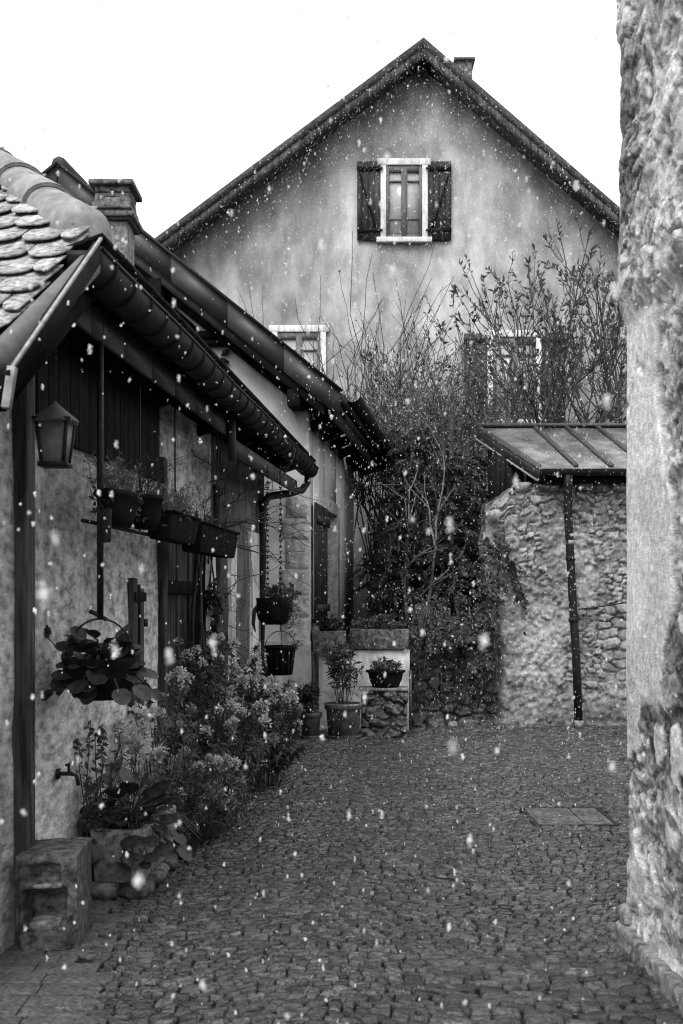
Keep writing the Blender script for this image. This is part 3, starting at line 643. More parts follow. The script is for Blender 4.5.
# ------------------------------------------------------------------ rubble garden wall and the shed behind it
GW = thing('rubble_garden_wall', 'high rubble stone garden wall with worn plaster below the metal roof', 'wall', (4, 14, 0))
xs = np.concatenate([np.linspace(1.9, 4.2, 170), np.linspace(4.25, 9, 40)]); zs = np.linspace(-.06, 3.08, 200)
X, Z = np.meshgrid(xs, zs, indexing='ij'); P = np.stack([X, 14.0+0*X, Z], -1)
wx = .55*fbm(P*np.array([4, 1, 4]), 4, 1); wz = .55*fbm(P*np.array([4, 1, 4]), 4, 2)
wx *= .55; wz *= .55
f1, f2, idv = worley(X*4.0+wx, Z*8.2+wz, 5); g1, g2, idg = worley(X*9+wx*1.5, Z*15+wz*1.5, 6)
pick = sstep(-.1, .1, fbm(P*2.2, 3, 44)); e = (f2-f1)*pick+(g2-g1)*(1-pick); idv = idv*pick+idg*(1-pick)
pl = sstep(-.12, .12, .58-(X-1.9)*.66+.6*fbm(P*np.array([1.7, 1, 1.5]), 5, 12)-sstep(2.2, 2.9, Z)*.9+.2*sstep(1.2, .3, Z))
d = (.048*sstep(0.0, .2, e)*(.35+1.*idv)+.018*fbm(P*11, 5, 4))*(1-pl)+(.035+.028*fbm(P*5, 5, 6)+.020*fbm(P*17, 4, 8)-.03*np.maximum(0, fbm(P*7, 3, 9)-.35))*pl
d += .05*fbm(P*1.2, 3, 15)
corner = sstep(.24, 0, X-1.9); d -= .20*corner**2
P[..., 1] -= d
slump = .20*sstep(.6, 0, X-1.9)+.07*fbm(np.stack([X*7, X*0, X*0+4], -1), 3, 18)*sstep(.8, .2, X-1.9)+.03*fbm(np.stack([X*4, X*0, X*0], -1), 3, 19); P[..., 2] -= slump*sstep(1.5, 3.08, Z)
P[..., 0] += (.03*fbm(np.stack([Z*1.2, Z*0, Z*0+1], -1), 2, 77)+.018*fbm(P*9, 3, 78)+.06*sstep(.8, 2, Z)*0)*corner-.07*corner*sstep(1, 2.6, Z)
B = P.copy(); B[..., 1] = 14.55
mb = MB(); mb.slab(P, B); o = mb.build('wall', M['garden_wall'], GW, smooth=True); attr(o, 'mask', np.clip(pl*(.62+.55*fbm(P*np.array([2, 1, 1.1]), 5, 93))+(1-pl)*(.18+sstep(.0, .2, e)*(.1+.62*idv)), 0, 1).ravel())
rg = np.random.default_rng(8); x = 2.2
while x < 4.4:
    wd = rg.uniform(.16, .36); mb = MB(); stone(mb, (x+wd/2, 14.08+rg.uniform(-.05, .05), 3.02+rg.uniform(-.01, .03)), (wd, .4, rg.uniform(.09, .16)), int(x*50), .14, 6); mb.build('coping_stone', M['stone'], GW, smooth=True); x += wd+.01
mb = MB(); mb.tube([(2.86, 13.87, 1.47), (3.15, 13.84, 1.5), (3.9, 13.8, 1.62)], .009, 5); mb.build('cable', M['iron'], GW)

SH = thing('garden_shed', 'board shed with seamed metal lean-to roof standing behind the rubble wall', 'shed', (4, 15, 2.7))
def RS(x, t, dz=0):        # t 0 at the eave, 1 at the top edge; the seams lean a little
    return np.array((x-.2*t, 13.72+1.9*t, 3.25+.8*t+dz))
mb = MB(); fl, bl = np.array((2.46, 13.72, 3.25)), np.array((1.92, 15.62, 4.05))
mb.prism([fl, (7, 13.72, 3.25), (7, 15.62, 4.05), bl], (0, 0, -.03)); srf = mb.build('roof', M['zinc'], SH)
x = 2.93
while x < 6.9:
    mb = MB(); mb.beam(RS(x, .0, .018), RS(x, .985, .018), .05, .055); mb.build('roof_seam', M['metal_sheet'], srf); x += .44
mb = MB(); mb.prism([fl+(0, 0, .045), bl+(0, 0, .045), bl+(0, 0, -.16), fl+(0, 0, -.16)], (.03, .01, 0)); mb.build('verge_board', M['metal_sheet'], SH)
mb = MB(); mb.beam(fl+(-.01, 0, -.165), bl+(-.01, 0, -.165), .02, .022); mb.build('verge_trim', M['metal_edge'], SH)
mb = MB(); mb.beam(bl+(0, 0, .03), (7, 15.62, 4.08), .1, .05); mb.build('top_flashing', M['metal_sheet'], SH)
mb = MB()
P = np.array([[(xx, 13.66+.065*math.cos(a), 3.215+.07*math.sin(a)) for a in np.linspace(PI, 2*PI, 11)] for xx in (2.48, 4, 6, 7)])[:, ::-1]; B = P+np.array((0, 0, .006)); mb.slab(P, B); mb.build('gutter', M['gutter'], SH)
mb = MB(); mb.box((4.74, 13.77, 3.14), (4.5, .04, .16)); mb.build('fascia_board', M['wood_black'], SH)
mb = MB()
for k in range(8): mb.beam((2.08, 14.62+k*.12, 2.5), (2.08, 14.62+k*.12, 3.5+k*.04), .03, .112, up=(0, 1, 0))
for k in range(40): mb.beam((2.14+k*.12, 14.62, 2.5), (2.14+k*.12, 14.62, 3.52), .112, .03, up=(0, 1, 0))
mb.build('board_wall', M['wood_dark'], SH)
mb = MB(); mb.tube([(2.82, 13.66, 3.16), (2.82, 13.70, 3.0), (2.83, 13.74, 2.7), (2.88, 13.76, 1.8), (2.93, 13.74, .9), (2.96, 13.73, .08)], .052, 10); dp = mb.build('downpipe', M['gutter'], SH, smooth=True)
for p in ((2.86, 13.755, 2.32), (2.865, 13.757, 2.12), (2.90, 13.755, 1.35)):
    mb = MB(); mb.lathe([(.054, -.028), (.062, -.025), (.062, .025), (.054, .028)], 12, p); mb.build('pipe_collar', M['metal_edge'] if p[2] > 2.2 else M['gutter'], dp)
mb = MB(); mb.lathe([(.052, 0), (.062, 0), (.062, .1), (.052, .1)], 12, (2.96, 13.73, 0)); mb.build('pipe_foot', M['stone'], dp)

# raised garden
xs = np.linspace(-.2, 10, 60); ys = np.linspace(14.3, 22, 50); X, Y = np.meshgrid(xs, ys, indexing='ij')
Zt = np.where(X > 2.1, 2.65, (.7+1.95*sstep(14.8, 17.0, Y))*sstep(.0, .35, X-.02-.13*np.maximum(0, Y-15.2)))+.08*fbm(np.stack([X, Y, 0*X], -1), 3, 2)
mb = MB(); mb.grid(np.stack([X, Y, Zt], -1)); tag(mb.build('garden_bank', M['bank'], smooth=True), kind='structure')

LW = thing('low_rubble_wall', 'low dark rubble wall half hidden under ivy beside the high garden wall', 'wall', (1.35, 14, 0))
xs = np.linspace(.86, 2.0, 80); zs = np.linspace(-.05, 1.15, 80); X, Z = np.meshgrid(xs, zs, indexing='ij'); P = np.stack([X, 14.1+0*X, Z], -1)
f1, f2, idv = worley(X*5.5, Z*7, 15); P[..., 1] -= .09*sstep(0, .25, f2-f1)*(.4+idv)+.015*fbm(P*14, 3, 4); B = P.copy(); B[..., 1] = 14.6
mb = MB(); mb.slab(P, B); mb.build('wall', M['stone_dark'], LW, smooth=True)
for k in range(5):
    wk = (.12, .2, .1, .24, .14)[k]; mb = MB(); stone(mb, ((.98, 1.2, 1.42, 1.6, 1.84)[k], 13.97-.05*(k % 2), .02), (wk, .2, (.08, .15, .07, .12, .1)[k]), 60+k, .2, 6); mb.build('footing_stone', M['stone'] if k in (2, 5) else M['stone_dark'], LW, smooth=True)

# ------------------------------------------------------------------ plant tools
def rdir(n, up=0.):
    d = RNG.normal(size=(n, 3)); d[:, 2] += up; return d/np.linalg.norm(d, axis=1)[:, None]
def branch(mb, p, d, L_, r, depth, out, rng, bend=.25, lift=.12, kids=3, shrink=.62, segs=5, ang=.7, sides=5, minr=.0025):
    pts = [np.array(p)]; d = unit(d)
    for i in range(segs):
        d = unit(d+rng.normal(0, bend/segs**.5, 3)+np.array((0, 0, lift/segs))); pts.append(pts[-1]+d*L_/segs)
    pts = np.array(pts); rs = np.linspace(r, max(minr, r*.5), segs+1); mb.tube(pts, rs, sides, caps=False)
    if depth == 0: out.append(pts); return
    for k in range(kids):
        f = rng.uniform(.35, 1.) if k else 1.; i = min(segs-1, int(f*segs)); q = pts[i]+(pts[i+1]-pts[i])*(f*segs-i if k else 1)
        if not k: q = pts[-1]
        ax = unit(np.cross(d, rng.normal(size=3))); a = ang*rng.uniform(.5, 1.15) if k else ang*.25
        dd = d*math.cos(a)+ax*math.sin(a)
        branch(mb, q, dd, L_*shrink*rng.uniform(.75, 1.2), max(minr, r*.55), depth-1, out, rng, bend, lift, kids, shrink, max(3, segs-1), ang, max(3, sides-1), minr)
def twig_leaves(mb, out, per, L_, W_, spread=.9, tip=.4, droop=0.):
    bs = []; ds = []
    for pts in out:
        n = per; f = tip+(1-tip)*RNG.random(n)**.7; i = np.minimum((f*(len(pts)-1)).astype(int), len(pts)-2); t_ = f*(len(pts)-1)-i
        bs.append(pts[i]*(1-t_[:, None])+pts[i+1]*t_[:, None]); d = pts[-1]-pts[-2]; ds.append(unit(d)[None]+rdir(n)*spread)
    b = np.concatenate(bs); d = np.concatenate(ds); n = len(b)
    mb.leaves(b, d, rdir(n, .6), L_*RNG.uniform(.6, 1.25, n), W_*RNG.uniform(.6, 1.25, n), droop=droop)

# ------------------------------------------------------------------ trees and shrubs of the raised garden
def tree(name, label, cat, base, dirs, L_, r, depth, kids, seed, bark, leaf, per, lL, lW, tip=.45, group=None, **kw):
    t = thing(name, label, cat, base, group); rng = np.random.default_rng(seed); mb = MB(); out = []
    for d in dirs: branch(mb, np.array(base)+rng.normal(0, .04, 3)*[1, 1, 0], d, L_*rng.uniform(.85, 1.15), r, depth, out, rng, kids=kids, **kw)
    mb.build('trunk', bark, t, smooth=True)
    if per:
        mb = MB(); twig_leaves(mb, out, per, lL, lW, tip=tip); mb.build('crown', leaf, t)
    return t
tree('magnolia_tree', 'open-branched tree with clustered leaf buds whose limbs lean out from behind the rough building', 'tree', (4.75, 17, 2.6),
     [(-.55, 0, 1), (-.85, .2, .8), (-.2, -.2, 1.1), (.4, .1, 1), (-1.1, .1, 1.0)], 2.05, .052, 3, 4, 5, M['bark'], M['leaf'], 9, .105, .042, tip=.5, shrink=.7, ang=.62, lift=.35)
tree('magnolia_tree', 'slender budding tree rising just behind the metal shed roof, before the shuttered window', 'tree', (2.75, 17.2, 2.6),
     [(-.35, 0, 1), (.3, 0, 1), (-.8, .1, .9), (.05, .2, 1.1)], 1.75, .045, 3, 4, 14, M['bark'], M['leaf'], 8, .105, .042, tip=.5, shrink=.68, ang=.62, lift=.35)
G_SH = 'tangled garden shrubs'
for k, (x, y, L_, lab) in enumerate(((.75, 18.2, 1.3, 'tangled twiggy shrub beside the pale house eaves, with thin bare shoots'), (1.5, 17.6, 1.2, 'dense small-leaved shrub above the picket fence'), (2.1, 18.6, 1.25, 'dense grey-twigged shrub between the fence and the slender budding tree'), (1.2, 19.4, 1.5, 'tall twiggy bush against the wall of the tall house'))):
    tree('garden_shrub', lab, 'shrub', (x, y, 2.6), [(math.cos(a)*.55, math.sin(a)*.45, 1) for a in np.linspace(0, 6.0, 7)], L_, .024, 3, 4, 30+k, M['twig'], M['leaf_mid'], 16, .055, .022, tip=.05, group=G_SH, shrink=.72, ang=.75, minr=.004, sides=4)
for k, (x, y, n, lab) in enumerate(((.66, 18.6, 11, 'clump of tall bare upright shoots over the eaves of the pale house'), (1.0, 19, 12, 'clump of thin bare vertical wands behind the tangled shrubs'), (-.35, 19.5, 8, 'bare wands before the half hidden white window frame'))):
    t = thing('bare_sapling', lab, 'sapling', (x, y, 2.7), 'bare upright saplings'); rng = np.random.default_rng(80+k); mb = MB(); out = []
    for i in range(n): branch(mb, (x+rng.normal(0, .3), y+rng.normal(0, .3), 1.9), (rng.normal(0, .12), rng.normal(0, .1), 1), rng.uniform(3.0, 4.4), .014, 1, out, rng, kids=9, bend=.3, shrink=.36, ang=.75, lift=.15, sides=4, minr=.0035)
    mb.build('stems', M['twig'], t)
    mb = MB(); twig_leaves(mb, out, 2, .05, .02); mb.build('foliage', M['leaf'], t)
def evergreen(label, base, height, rad, n, seed, per=80, group='dark drooping evergreens', mt='leaf_dark'):
    t = thing('evergreen_shrub', label, 'shrub', base, group); rng = np.random.default_rng(seed); mb = MB(); fl = MB(); base = np.array(base)
    tr = np.array([base+np.array((.1*math.sin(z*2+seed), .08*math.cos(z*3), z*height*.95)) for z in np.linspace(0, 1, 8)]); mb.tube(tr, np.linspace(.07, .015, 8), 7)
    for i in range(n):
        f = rng.uniform(.04, 1.); a = rng.uniform(0, 2*PI); p = base+np.array((0, 0, f*height*.95)); L_ = rad*(1.12-f*.75)*rng.uniform(.6, 1.15)
        q = [p+np.array((math.cos(a)*s*L_, math.sin(a)*s*L_, .28*L_*s-.55*L_*s*s)) for s in np.linspace(0, 1, 7)]; q = np.array(q)+rng.normal(0, .015, (7, 3))
        mb.tube(q, np.linspace(.013, .004, 7), 4, caps=False)
        m = per; s = rng.uniform(.12, 1, m)*6; i0 = np.minimum(s.astype(int), 5); tt = (s-i0)[:, None]; b = q[i0]*(1-tt)+q[i0+1]*tt
        d = (q[i0+1]-q[i0])/np.linalg.norm(q[1]-q[0])+rng.normal(0, .75, (m, 3))-np.array((0, 0, .35)); fl.leaves(b, d, rdir(m, .5), rng.uniform(.045, .11, m), rng.uniform(.014, .03, m), droop=.2)
    mb.build('trunk', M['bark'], t, smooth=True); fl.build('crown', M[mt], t)
evergreen('dark drooping evergreen close against the pale house wall', (1.02, 15.7, 1.2), 2.5, .85, 130, 1)
evergreen('dark drooping evergreen hanging over the low rubble wall', (1.5, 15.1, 1.2), 2.5, .85, 130, 2)
evergreen('small dark evergreen under the shed roof edge beside the high wall', (1.85, 15.9, 1.6), 2.2, .8, 90, 3)
evergreen('dark bushy evergreen higher up the bank below the picket fence', (1.15, 16.7, 2.0), 2.3, .9, 120, 4)
for k, (x, y, z, d, lab) in enumerate(((.62, 14.85, 1.1, (.35, -.1, 1), 'small tree with pale bent limbs among the evergreens beside the pale house'),)):
    tree('leaning_tree', lab, 'tree', (.95, 14.8, 1.0), [(-.22, 0, 1), (.35, 0, .9)], 1.3, .035, 2, 4, 91, M['twig_pale'], M['leaf'], 5, .07, .03, shrink=.62, ang=.9, lift=.0)
evergreen('low dark evergreen filling the gap between the long trough and the leaning tree', (.80, 14.9, .6), 2.2, .6, 120, 6)
evergreen('dark evergreen deep in the corner behind the pale house eaves', (.95, 17.3, 1.6), 2.6, .7, 100, 7)
# ivy
iv = thing('ivy', 'dark ivy curtain tumbling down over the low rubble wall', 'ivy', (1.35, 14, .2)); n = 4200
n = 11000; x = RNG.uniform(.62, 2.3, n); q3 = lambda f, k: vnoise(np.stack([x*f, x*0, x*0], -1), k)
hang = .66+.48*q3(6, 3)+.3*q3(19, 5)-.25*sstep(1.25, .9, x); top_ = 1.25+.35*q3(3.1, 6)+.25*q3(11, 7)+1.15*sstep(1.3, 1.9, x)-.7*sstep(2.0, 2.3, x)
hang = np.where(x > 1.9, hang+.35+.5*sstep(1.9, 2.2, x), hang); z = top_-(top_-hang)*RNG.random(n)**1.1; cl = fbm(np.stack([x*5, 0*x, z*5], -1), 4, 8)
keep = (RNG.random(n) < .12+.88*sstep(-.35, .25, cl-.9*sstep(1.75, 2.3, x)*.6)) & (z > .04)
y = 13.90-.05*RNG.random(n)-.16*np.maximum(0, fbm(np.stack([x*4, 0*x, z*4], -1), 3, 9)+.35)-.08*np.sin(np.clip((z-.4)/1.2, 0, 1)*PI)+np.maximum(0, z-1.2)*.7*sstep(1.8, 1.5, x)
y = np.where(x > 1.85, y+.18*sstep(2.1, 1.9, x), y)
b = np.stack([x, y, z], -1)[keep]; m = len(b); d = RNG.normal(0, .6, (m, 3))+np.array((0, -.35, -.8)); mb = MB()
mb.leaves(b, d, RNG.normal(0, .35, (m, 3))+np.array((0, -1, .4)), RNG.uniform(.03, .075, m), RNG.uniform(.025, .055, m), .1); mb.build('foliage', M['leaf_dark'], iv)
mb = MB()
for i in range(26):
    x0 = RNG.uniform(.9, 1.95); p = np.array([(x0+.1*math.sin(i+s*3), 13.9-.12*math.sin(s*2.5), 1.5-1.25*s) for s in np.linspace(0, 1, 7)]); mb.tube(p, .006, 4)
mb.build('stems', M['twig'], iv)
# picket fence on the bank
pf = thing('picket_fence', 'short weathered picket fence half lost in the garden shrubs', 'fence', (1.5, 16.9, 2.6))
for k in range(13):
    x = 1.02+k*.125; h = 4.32+.05*math.sin(k*1.7); mb = MB(); mb.prism([(x, 16.9, 2.6), (x+.085, 16.9, 2.6), (x+.085, 16.9, h), (x+.043, 16.9, h+.07), (x, 16.9, h)], (0, .02, 0)); mb.build('picket', M['wood'], pf)
for z in (3.1, 4.0):
    mb = MB(); mb.box((1.8, 16.94, z), (1.75, .035, .08)); mb.build('rail', M['wood'], pf)
wire = MB(); wire.tube([(.35, 15.9, 3.27), (1.2, 15.8, 3.26), (2.1, 15.7, 3.27)], .006, 4)
tag(wire.build('garden_wire', M['metal_edge']), 'thin pale wire stretched across in front of the evergreens', 'wire')

# ------------------------------------------------------------------ plants along the cottage wall
def leafy(t, base, n, h, r, seed, leaf='leaf_mid', L_=.05, W_=.018, per=40, spread=.8, lean=(0, 0), stemr=.004, from_=.2, heads=0, hs=.05, headmat='petal'):
    rng = np.random.default_rng(seed); st = MB(); fl = MB(); base = np.array(base, float); tips = []
    for i in range(n):
        a = rng.uniform(0, 2*PI); rr_ = r*math.sqrt(rng.random()); hh = h*rng.uniform(.55, 1.05)*(1-.35*(rr_/r)**2)
        p0 = base+np.array((math.cos(a), math.sin(a), 0))*rr_*.35; q = base+np.array((math.cos(a)*rr_+lean[0]*hh, math.sin(a)*rr_+lean[1]*hh, hh))
        s = np.linspace(0, 1, 6)[:, None]; mid = p0*(1-s)+q*s; mid[:, 2] = p0[2]+(q[2]-p0[2])*np.sin(s[:, 0]*PI/2)**.9; mid[1:-1] += rng.normal(0, .012, (4, 3))
        st.tube(mid, np.linspace(stemr, stemr*.5, 6), 4, caps=False); tips.append((mid[-1], unit(mid[-1]-mid[-2])))
        m = per; f = from_+(1-from_)*rng.random(m)**.8; f = f*5; i0 = np.minimum(f.astype(int), 4); tt = (f-i0)[:, None]; b = mid[i0]*(1-tt)+mid[i0+1]*tt
        d = rng.normal(0, 1, (m, 3))*spread+np.array((0, 0, .45)); fl.leaves(b, d, rdir(m, .8), L_*rng.uniform(.6, 1.3, m), W_*rng.uniform(.7, 1.3, m), droop=.15)
    st.build('stems', M['twig'], t); fl.build('foliage', M[leaf], t)
    if heads:
        mb = MB(); m = 70; dd = rdir(m, .5); mb.leaves(np.array(tips[0][0])+dd*hs*RNG.uniform(.25, .8, m)[:, None], dd+rdir(m)*.6, rdir(m, .5), hs*RNG.uniform(.25, .5, m), hs*RNG.uniform(.25, .45, m), .25)
        off = np.array(tips[0][0])
        first = mb.build('flower_head', M[headmat], t)
        idx = sorted(range(1, len(tips)), key=lambda k: -tips[k][0][2])[:heads-1]
        for k in idx:
            cc = first.copy(); COL.objects.link(cc); cc.parent = t; s = rng.uniform(.6, 1.2); rz = rng.uniform(0, 6)
            R = Matrix.Rotation(rz, 3, 'Z')*s; o0 = Vector(off-np.array(t.location)); cc.rotation_euler = (0, 0, rz); cc.scale = (s, s, s)
            cc.location = Vector(tips[k][0]-np.array(t.location))-R @ o0
    return tips
def shrub(label, x, y, cat='plant', name='flowering_plant', group='bushy plants along the cottage wall', z=0., **kw):
    t = thing(name, label, cat, (x, y, z), group); leafy(t, (x, y, z), **kw); return t
# bed edging: low soil strip
mb = MB(); ys = np.linspace(6.75, 11.2, 60); P = np.array([[(wallx(y)+f*(.36+.1*math.sin((y-5.7)*.75)+.05*math.sin(y*5)), y, .004+.07*math.sin(f*PI)**.7*(1-.5*f)) for f in np.linspace(0, 1, 10)] for y in ys])
P[..., 2] += .012*fbm(P*9, 3, 2); mb.grid(P[:, ::-1]); tag(mb.build('soil_bed', M['soil'], smooth=True), kind='structure')
shrub('thin small-leaved plant climbing the plaster wall near the tap', -1.38, 6.05, n=16, h=0.94, r=0.28, seed=1, leaf='leaf', L_=.045, W_=.02, per=35)
shrub('tall flowering plant with one large pale round head behind the leafy trough', -1.27, 6.75, n=14, h=0.89, r=0.23, seed=2, leaf='leaf_mid', L_=.06, W_=.012, per=59, heads=7, hs=.085)
shrub('tall loose plant with pale tufts below the plank shutter', -1.22, 7.3, n=26, h=1.27, r=0.32, seed=3, leaf='leaf_mid', L_=.05, W_=.014, per=59, heads=10, hs=.055)
shrub('feathery pale mound of foliage spilling on the cobbles past the trough', -.97, 7.45, n=46, h=0.59, r=0.39, seed=4, leaf='leaf_mid', L_=.05, W_=.011, per=81, heads=16, hs=.05)
shrub('tall upright plant before the vine-covered door', -1.02, 8.3, n=40, h=1.39, r=0.44, seed=5, leaf='leaf', L_=.05, W_=.016, per=67, heads=8, hs=.045)
shrub('broad grey-leaved clump in front of the plank door', -.88, 8.1, n=44, h=0.92, r=0.41, seed=6, leaf='leaf_mid', L_=.05, W_=.014, per=74, heads=20, hs=.055)
shrub('bushy plant with crowded pale flower heads standing out over the cobbles', -.80, 9.1, n=46, h=1.09, r=0.48, seed=7, leaf='leaf', L_=.06, W_=.024, per=67, heads=26, hs=.075)
shrub('low leafy plant at the outer edge of the bed', -.66, 9.45, n=36, h=0.65, r=0.39, seed=8, leaf='leaf', L_=.06, W_=.028, per=60, heads=8, hs=.05)
shrub('dark feathery shrub against the stained end of the cottage wall', -.82, 10.7, n=36, h=1.18, r=0.41, seed=9, leaf='leaf_dark', L_=.05, W_=.014, per=74)
shrub('dark leafy plant below the hanging bucket', -.74, 11.3, n=26, h=0.73, r=0.32, seed=10, leaf='leaf_dark', L_=.06, W_=.02, per=60)
shrub('drooping small plant at the foot of the trough side', -1.12, 7.0, n=34, h=0.42, r=0.34, seed=12, leaf='leaf', L_=.05, W_=.014, per=67, heads=6, hs=.04)
# tap on the wall
tp = thing('water_tap', 'small dark garden tap fixed to the blotchy plaster wall', 'tap', tuple(W(5.7, 0, .7)))
mb = MB(); mb.tube([W(5.7, -.02, .70), W(5.7, .07, .70), W(5.7, .10, .69), W(5.7, .11, .64)], .011, 8); mb.tube([W(5.7, .06, .70), W(5.7, .06, .745)], .008, 7); mb.build('spout', M['iron'], tp, smooth=True)
mb = MB(); mb.tube([W(5.66, .06, .75), W(5.74, .06, .75)], .007, 6); mb.build('handle', M['iron'], tp)
mb = MB(); mb.lathe([(0, 0), (.026, .0), (.026, .01), (0, .01)], 12); mb = MB(); mb.box(W(5.7, .006, .70), (.012, .05, .05)); mb.build('wall_plate', M['iron'], tp)

# broad-leaved (bergenia) rosettes
def rosette(t, c, n, seed, R=(.04, .075), h=(.06, .22), rad=.2, sx=1., down=.25):
    rng = random.Random(seed); st = MB(); lf = MB(); c = np.array(c, float)
    for i in range(n):
        a = 2.4*i+rng.uniform(-.4, .4); f = (i+1)/n; el = .95-1.25*f+rng.uniform(-.25, .25)-down*f; ln = rad*(.35+.65*f)*rng.uniform(.8, 1.15)
        dirh = np.array((math.cos(a)*sx, math.sin(a), 0)); q = c+dirh*ln+np.array((0, 0, rng.uniform(*h)*(1.15-f)-.16*f*f))
        mid = (c+q)/2+np.array((0, 0, .05)); st.tube([c, mid, q], [.006, .005, .0045], 5)
        d = unit(dirh)+np.array((0, 0, el)); lf.round_leaf(q, d, np.array((0, 0, 1.))+np.array((rng.uniform(-.5, .5), rng.uniform(-.9, .1), 0)), rng.uniform(*R), cup=rng.uniform(.05, .3))
    st.build('stems', M['twig'], t); o = lf.build('foliage', M['leaf_big'], t, smooth=True); return o

# stone trough by the wall
tr_ = thing('planter_trough', 'rough stone trough planter on a stone footing beside the carved block', 'planter', (-1.2, 6.3, 0))
ang = .02
def T(u, v, z): return np.array((-1.36+u*.985+v*.09, 5.93+v-u*.02, z))
def trough(mb, x0, x1, y0, y1, z0, z1, f, wall=.045, taper=.02):
    o = [f(x0+taper, y0+taper, z0), f(x1-taper, y0+taper, z0), f(x1-taper, y1-taper, z0), f(x0+taper, y1-taper, z0)]
    tp_ = [f(x0, y0, z1), f(x1, y0, z1), f(x1, y1, z1), f(x0, y1, z1)]
    ti = [f(x0+wall, y0+wall, z1), f(x1-wall, y0+wall, z1), f(x1-wall, y1-wall, z1), f(x0+wall, y1-wall, z1)]
    bi = [f(x0+wall, y0+wall, z1-.06), f(x1-wall, y0+wall, z1-.06), f(x1-wall, y1-wall, z1-.06), f(x0+wall, y1-wall, z1-.06)]
    v = o+tp_+ti+bi; q = [(3, 2, 1, 0), (15, 12, 13, 14)][:1]+[(12, 13, 14, 15)]
    for r in range(3):
        for i in range(4):
            j = (i+1) % 4; q.append((r*4+i, r*4+j, r*4+4+j, r*4+4+i))
    mb.add(v, q)
mb = MB(); trough(mb, 0, .30, 0, .74, .07, .36, T); mb.build('trough', M['stone'], tr_, bevel=.012)
mb = MB(); mb.add([T(.05, .05, .325), T(.25, .05, .325), T(.25, .69, .325), T(.05, .69, .325)], [(0, 1, 2, 3)]); mb.build('soil', M['soil'], tr_)
for k, (u, v, w_, d_) in enumerate(((.07, .1, .16, .24), (.23, .1, .17, .24), (.15, .4, .32, .3), (.15, .66, .31, .2))):
    mb = MB(); stone(mb, T(u, v, .028), (w_, d_, .085), 30+k, .08, 6); mb.build('footing_stone', M['stone_dark'] if k % 2 else M['stone'], tr_, smooth=True)
bg1 = thing('bergenia', 'big leathery round-leaved plant overflowing the stone trough', 'plant', tuple(T(.15, .3, .33)))
rosette(bg1, T(.16, .20, .33), 85, 3, (.034, .068), (.02, .24), .26)
mb = MB(); bl_ = []; 
for i in range(150):
    a = RNG.uniform(0, 2*PI); s = np.linspace(0, 1, 5); L_ = RNG.uniform(.2, .4); b0 = T(.15, .35, .33)
    p = np.array([b0+np.array((math.cos(a)*L_*q, math.sin(a)*L_*q, .30*q-.38*q*q)) for q in s]); mb.tube(p, [.0022, .002, .002, .0015, .0008], 3, caps=False)
gr = thing('grass_tuft', 'fine arching grass tuft between the leathery leaves of the trough', 'grass', tuple(T(.15, .35, .33))); mb.build('blades', M['twig_pale'], gr)

# carved stone block
bk = thing('carved_stone_block', 'squat carved stone block with a hollowed niche beside the wall foot', 'stone block', (-1.4, 5.25, 0))
def BK(u, v, z): 
    # local frame: u along the niche face, v into the block
    o = np.array((-1.487, 5.0)); du = np.array((.993, .12)); dv = np.array((-.03, 1.0)); p = o+du*u+dv*v; return np.array((p[0], p[1], z))
nu, nz = 48, 60; wB, hB, dB = .275, .425, .33
us = np.linspace(0, wB, nu); zs = np.linspace(0, hB, nz); U, Z = np.meshgrid(us, zs, indexing='ij')
inn = sstep(.035, .06, U)*sstep(.235, .21, U)*sstep(.10, .13, Z)*sstep(.285, .265, Z)
arch = sstep(.30, .315, Z)*sstep(.375, .352, Z-.04*np.sin(U/wB*PI)*.5)*sstep(.05, .08, U)*sstep(.215, .19, U)
lowcut = sstep(.08, .11, U)*sstep(.23, .2, U)*sstep(.11, .03, Z)*0
dep = .13*inn+.05*arch
P = BK(0, 0, 0)[None, None]+U[..., None]*np.array((.993, .12, 0))+np.stack([0*U, 0*U, Z], -1)
dep = dep+.016*fbm(P*11, 5, 3)+.035*sstep(.05, .0, U)*sstep(.1, .0, Z)+.05*sstep(.2, .29, U+Z*.0)*sstep(.12, .0, Z)*.5+.02*(1-sstep(0, .03, np.minimum(np.minimum(U, wB-U), hB-Z)))
P = P+dep[..., None]*np.array((-.03, 1.0, 0)); P[..., 2] += (.012*np.sin(U*9)+.006*fbm(P*9, 3, 9))*sstep(.3, hB, Z)
nv = 20; Bk = np.stack([P[..., 0]*0, P[..., 0]*0, Z], -1); Bk[..., :2] = (BK(0, 0, 0)[:2])[None, None]+U[..., None]*np.array((.993, .12))+np.array((-.03, 1.0))*dB
Bk[..., 2] = P[..., 2]
mb = MB(); mb.slab(P, Bk); 
blk = mb.build('block', M['stone_dark'], bk)
bm_ = blk.modifiers.new('b', 'BEVEL'); bm_.width = .012; bm_.segments = 2; bm_.limit_method = 'ANGLE'; bm_.angle_limit = .9
mb = MB(); mb.hexa([BK(.062, .01, .098), BK(.2, .01, .098), BK(.2, .12, .098), BK(.062, .12, .098), BK(.062, .01, .128), BK(.2, .01, .128), BK(.2, .12, .135), BK(.062, .12, .135)]); mb.build('niche_ledge', M['stone'], bk, bevel=.008)
mb = MB(); mb.hexa([BK(.05, .0, .282), BK(.21, .0, .282), BK(.21, .06, .29), BK(.05, .06, .29), BK(.05, .0, .302), BK(.21, .0, .302), BK(.21, .06, .308), BK(.05, .06, .308)]); mb.build('niche_lintel', M['stone'], bk, bevel=.006)

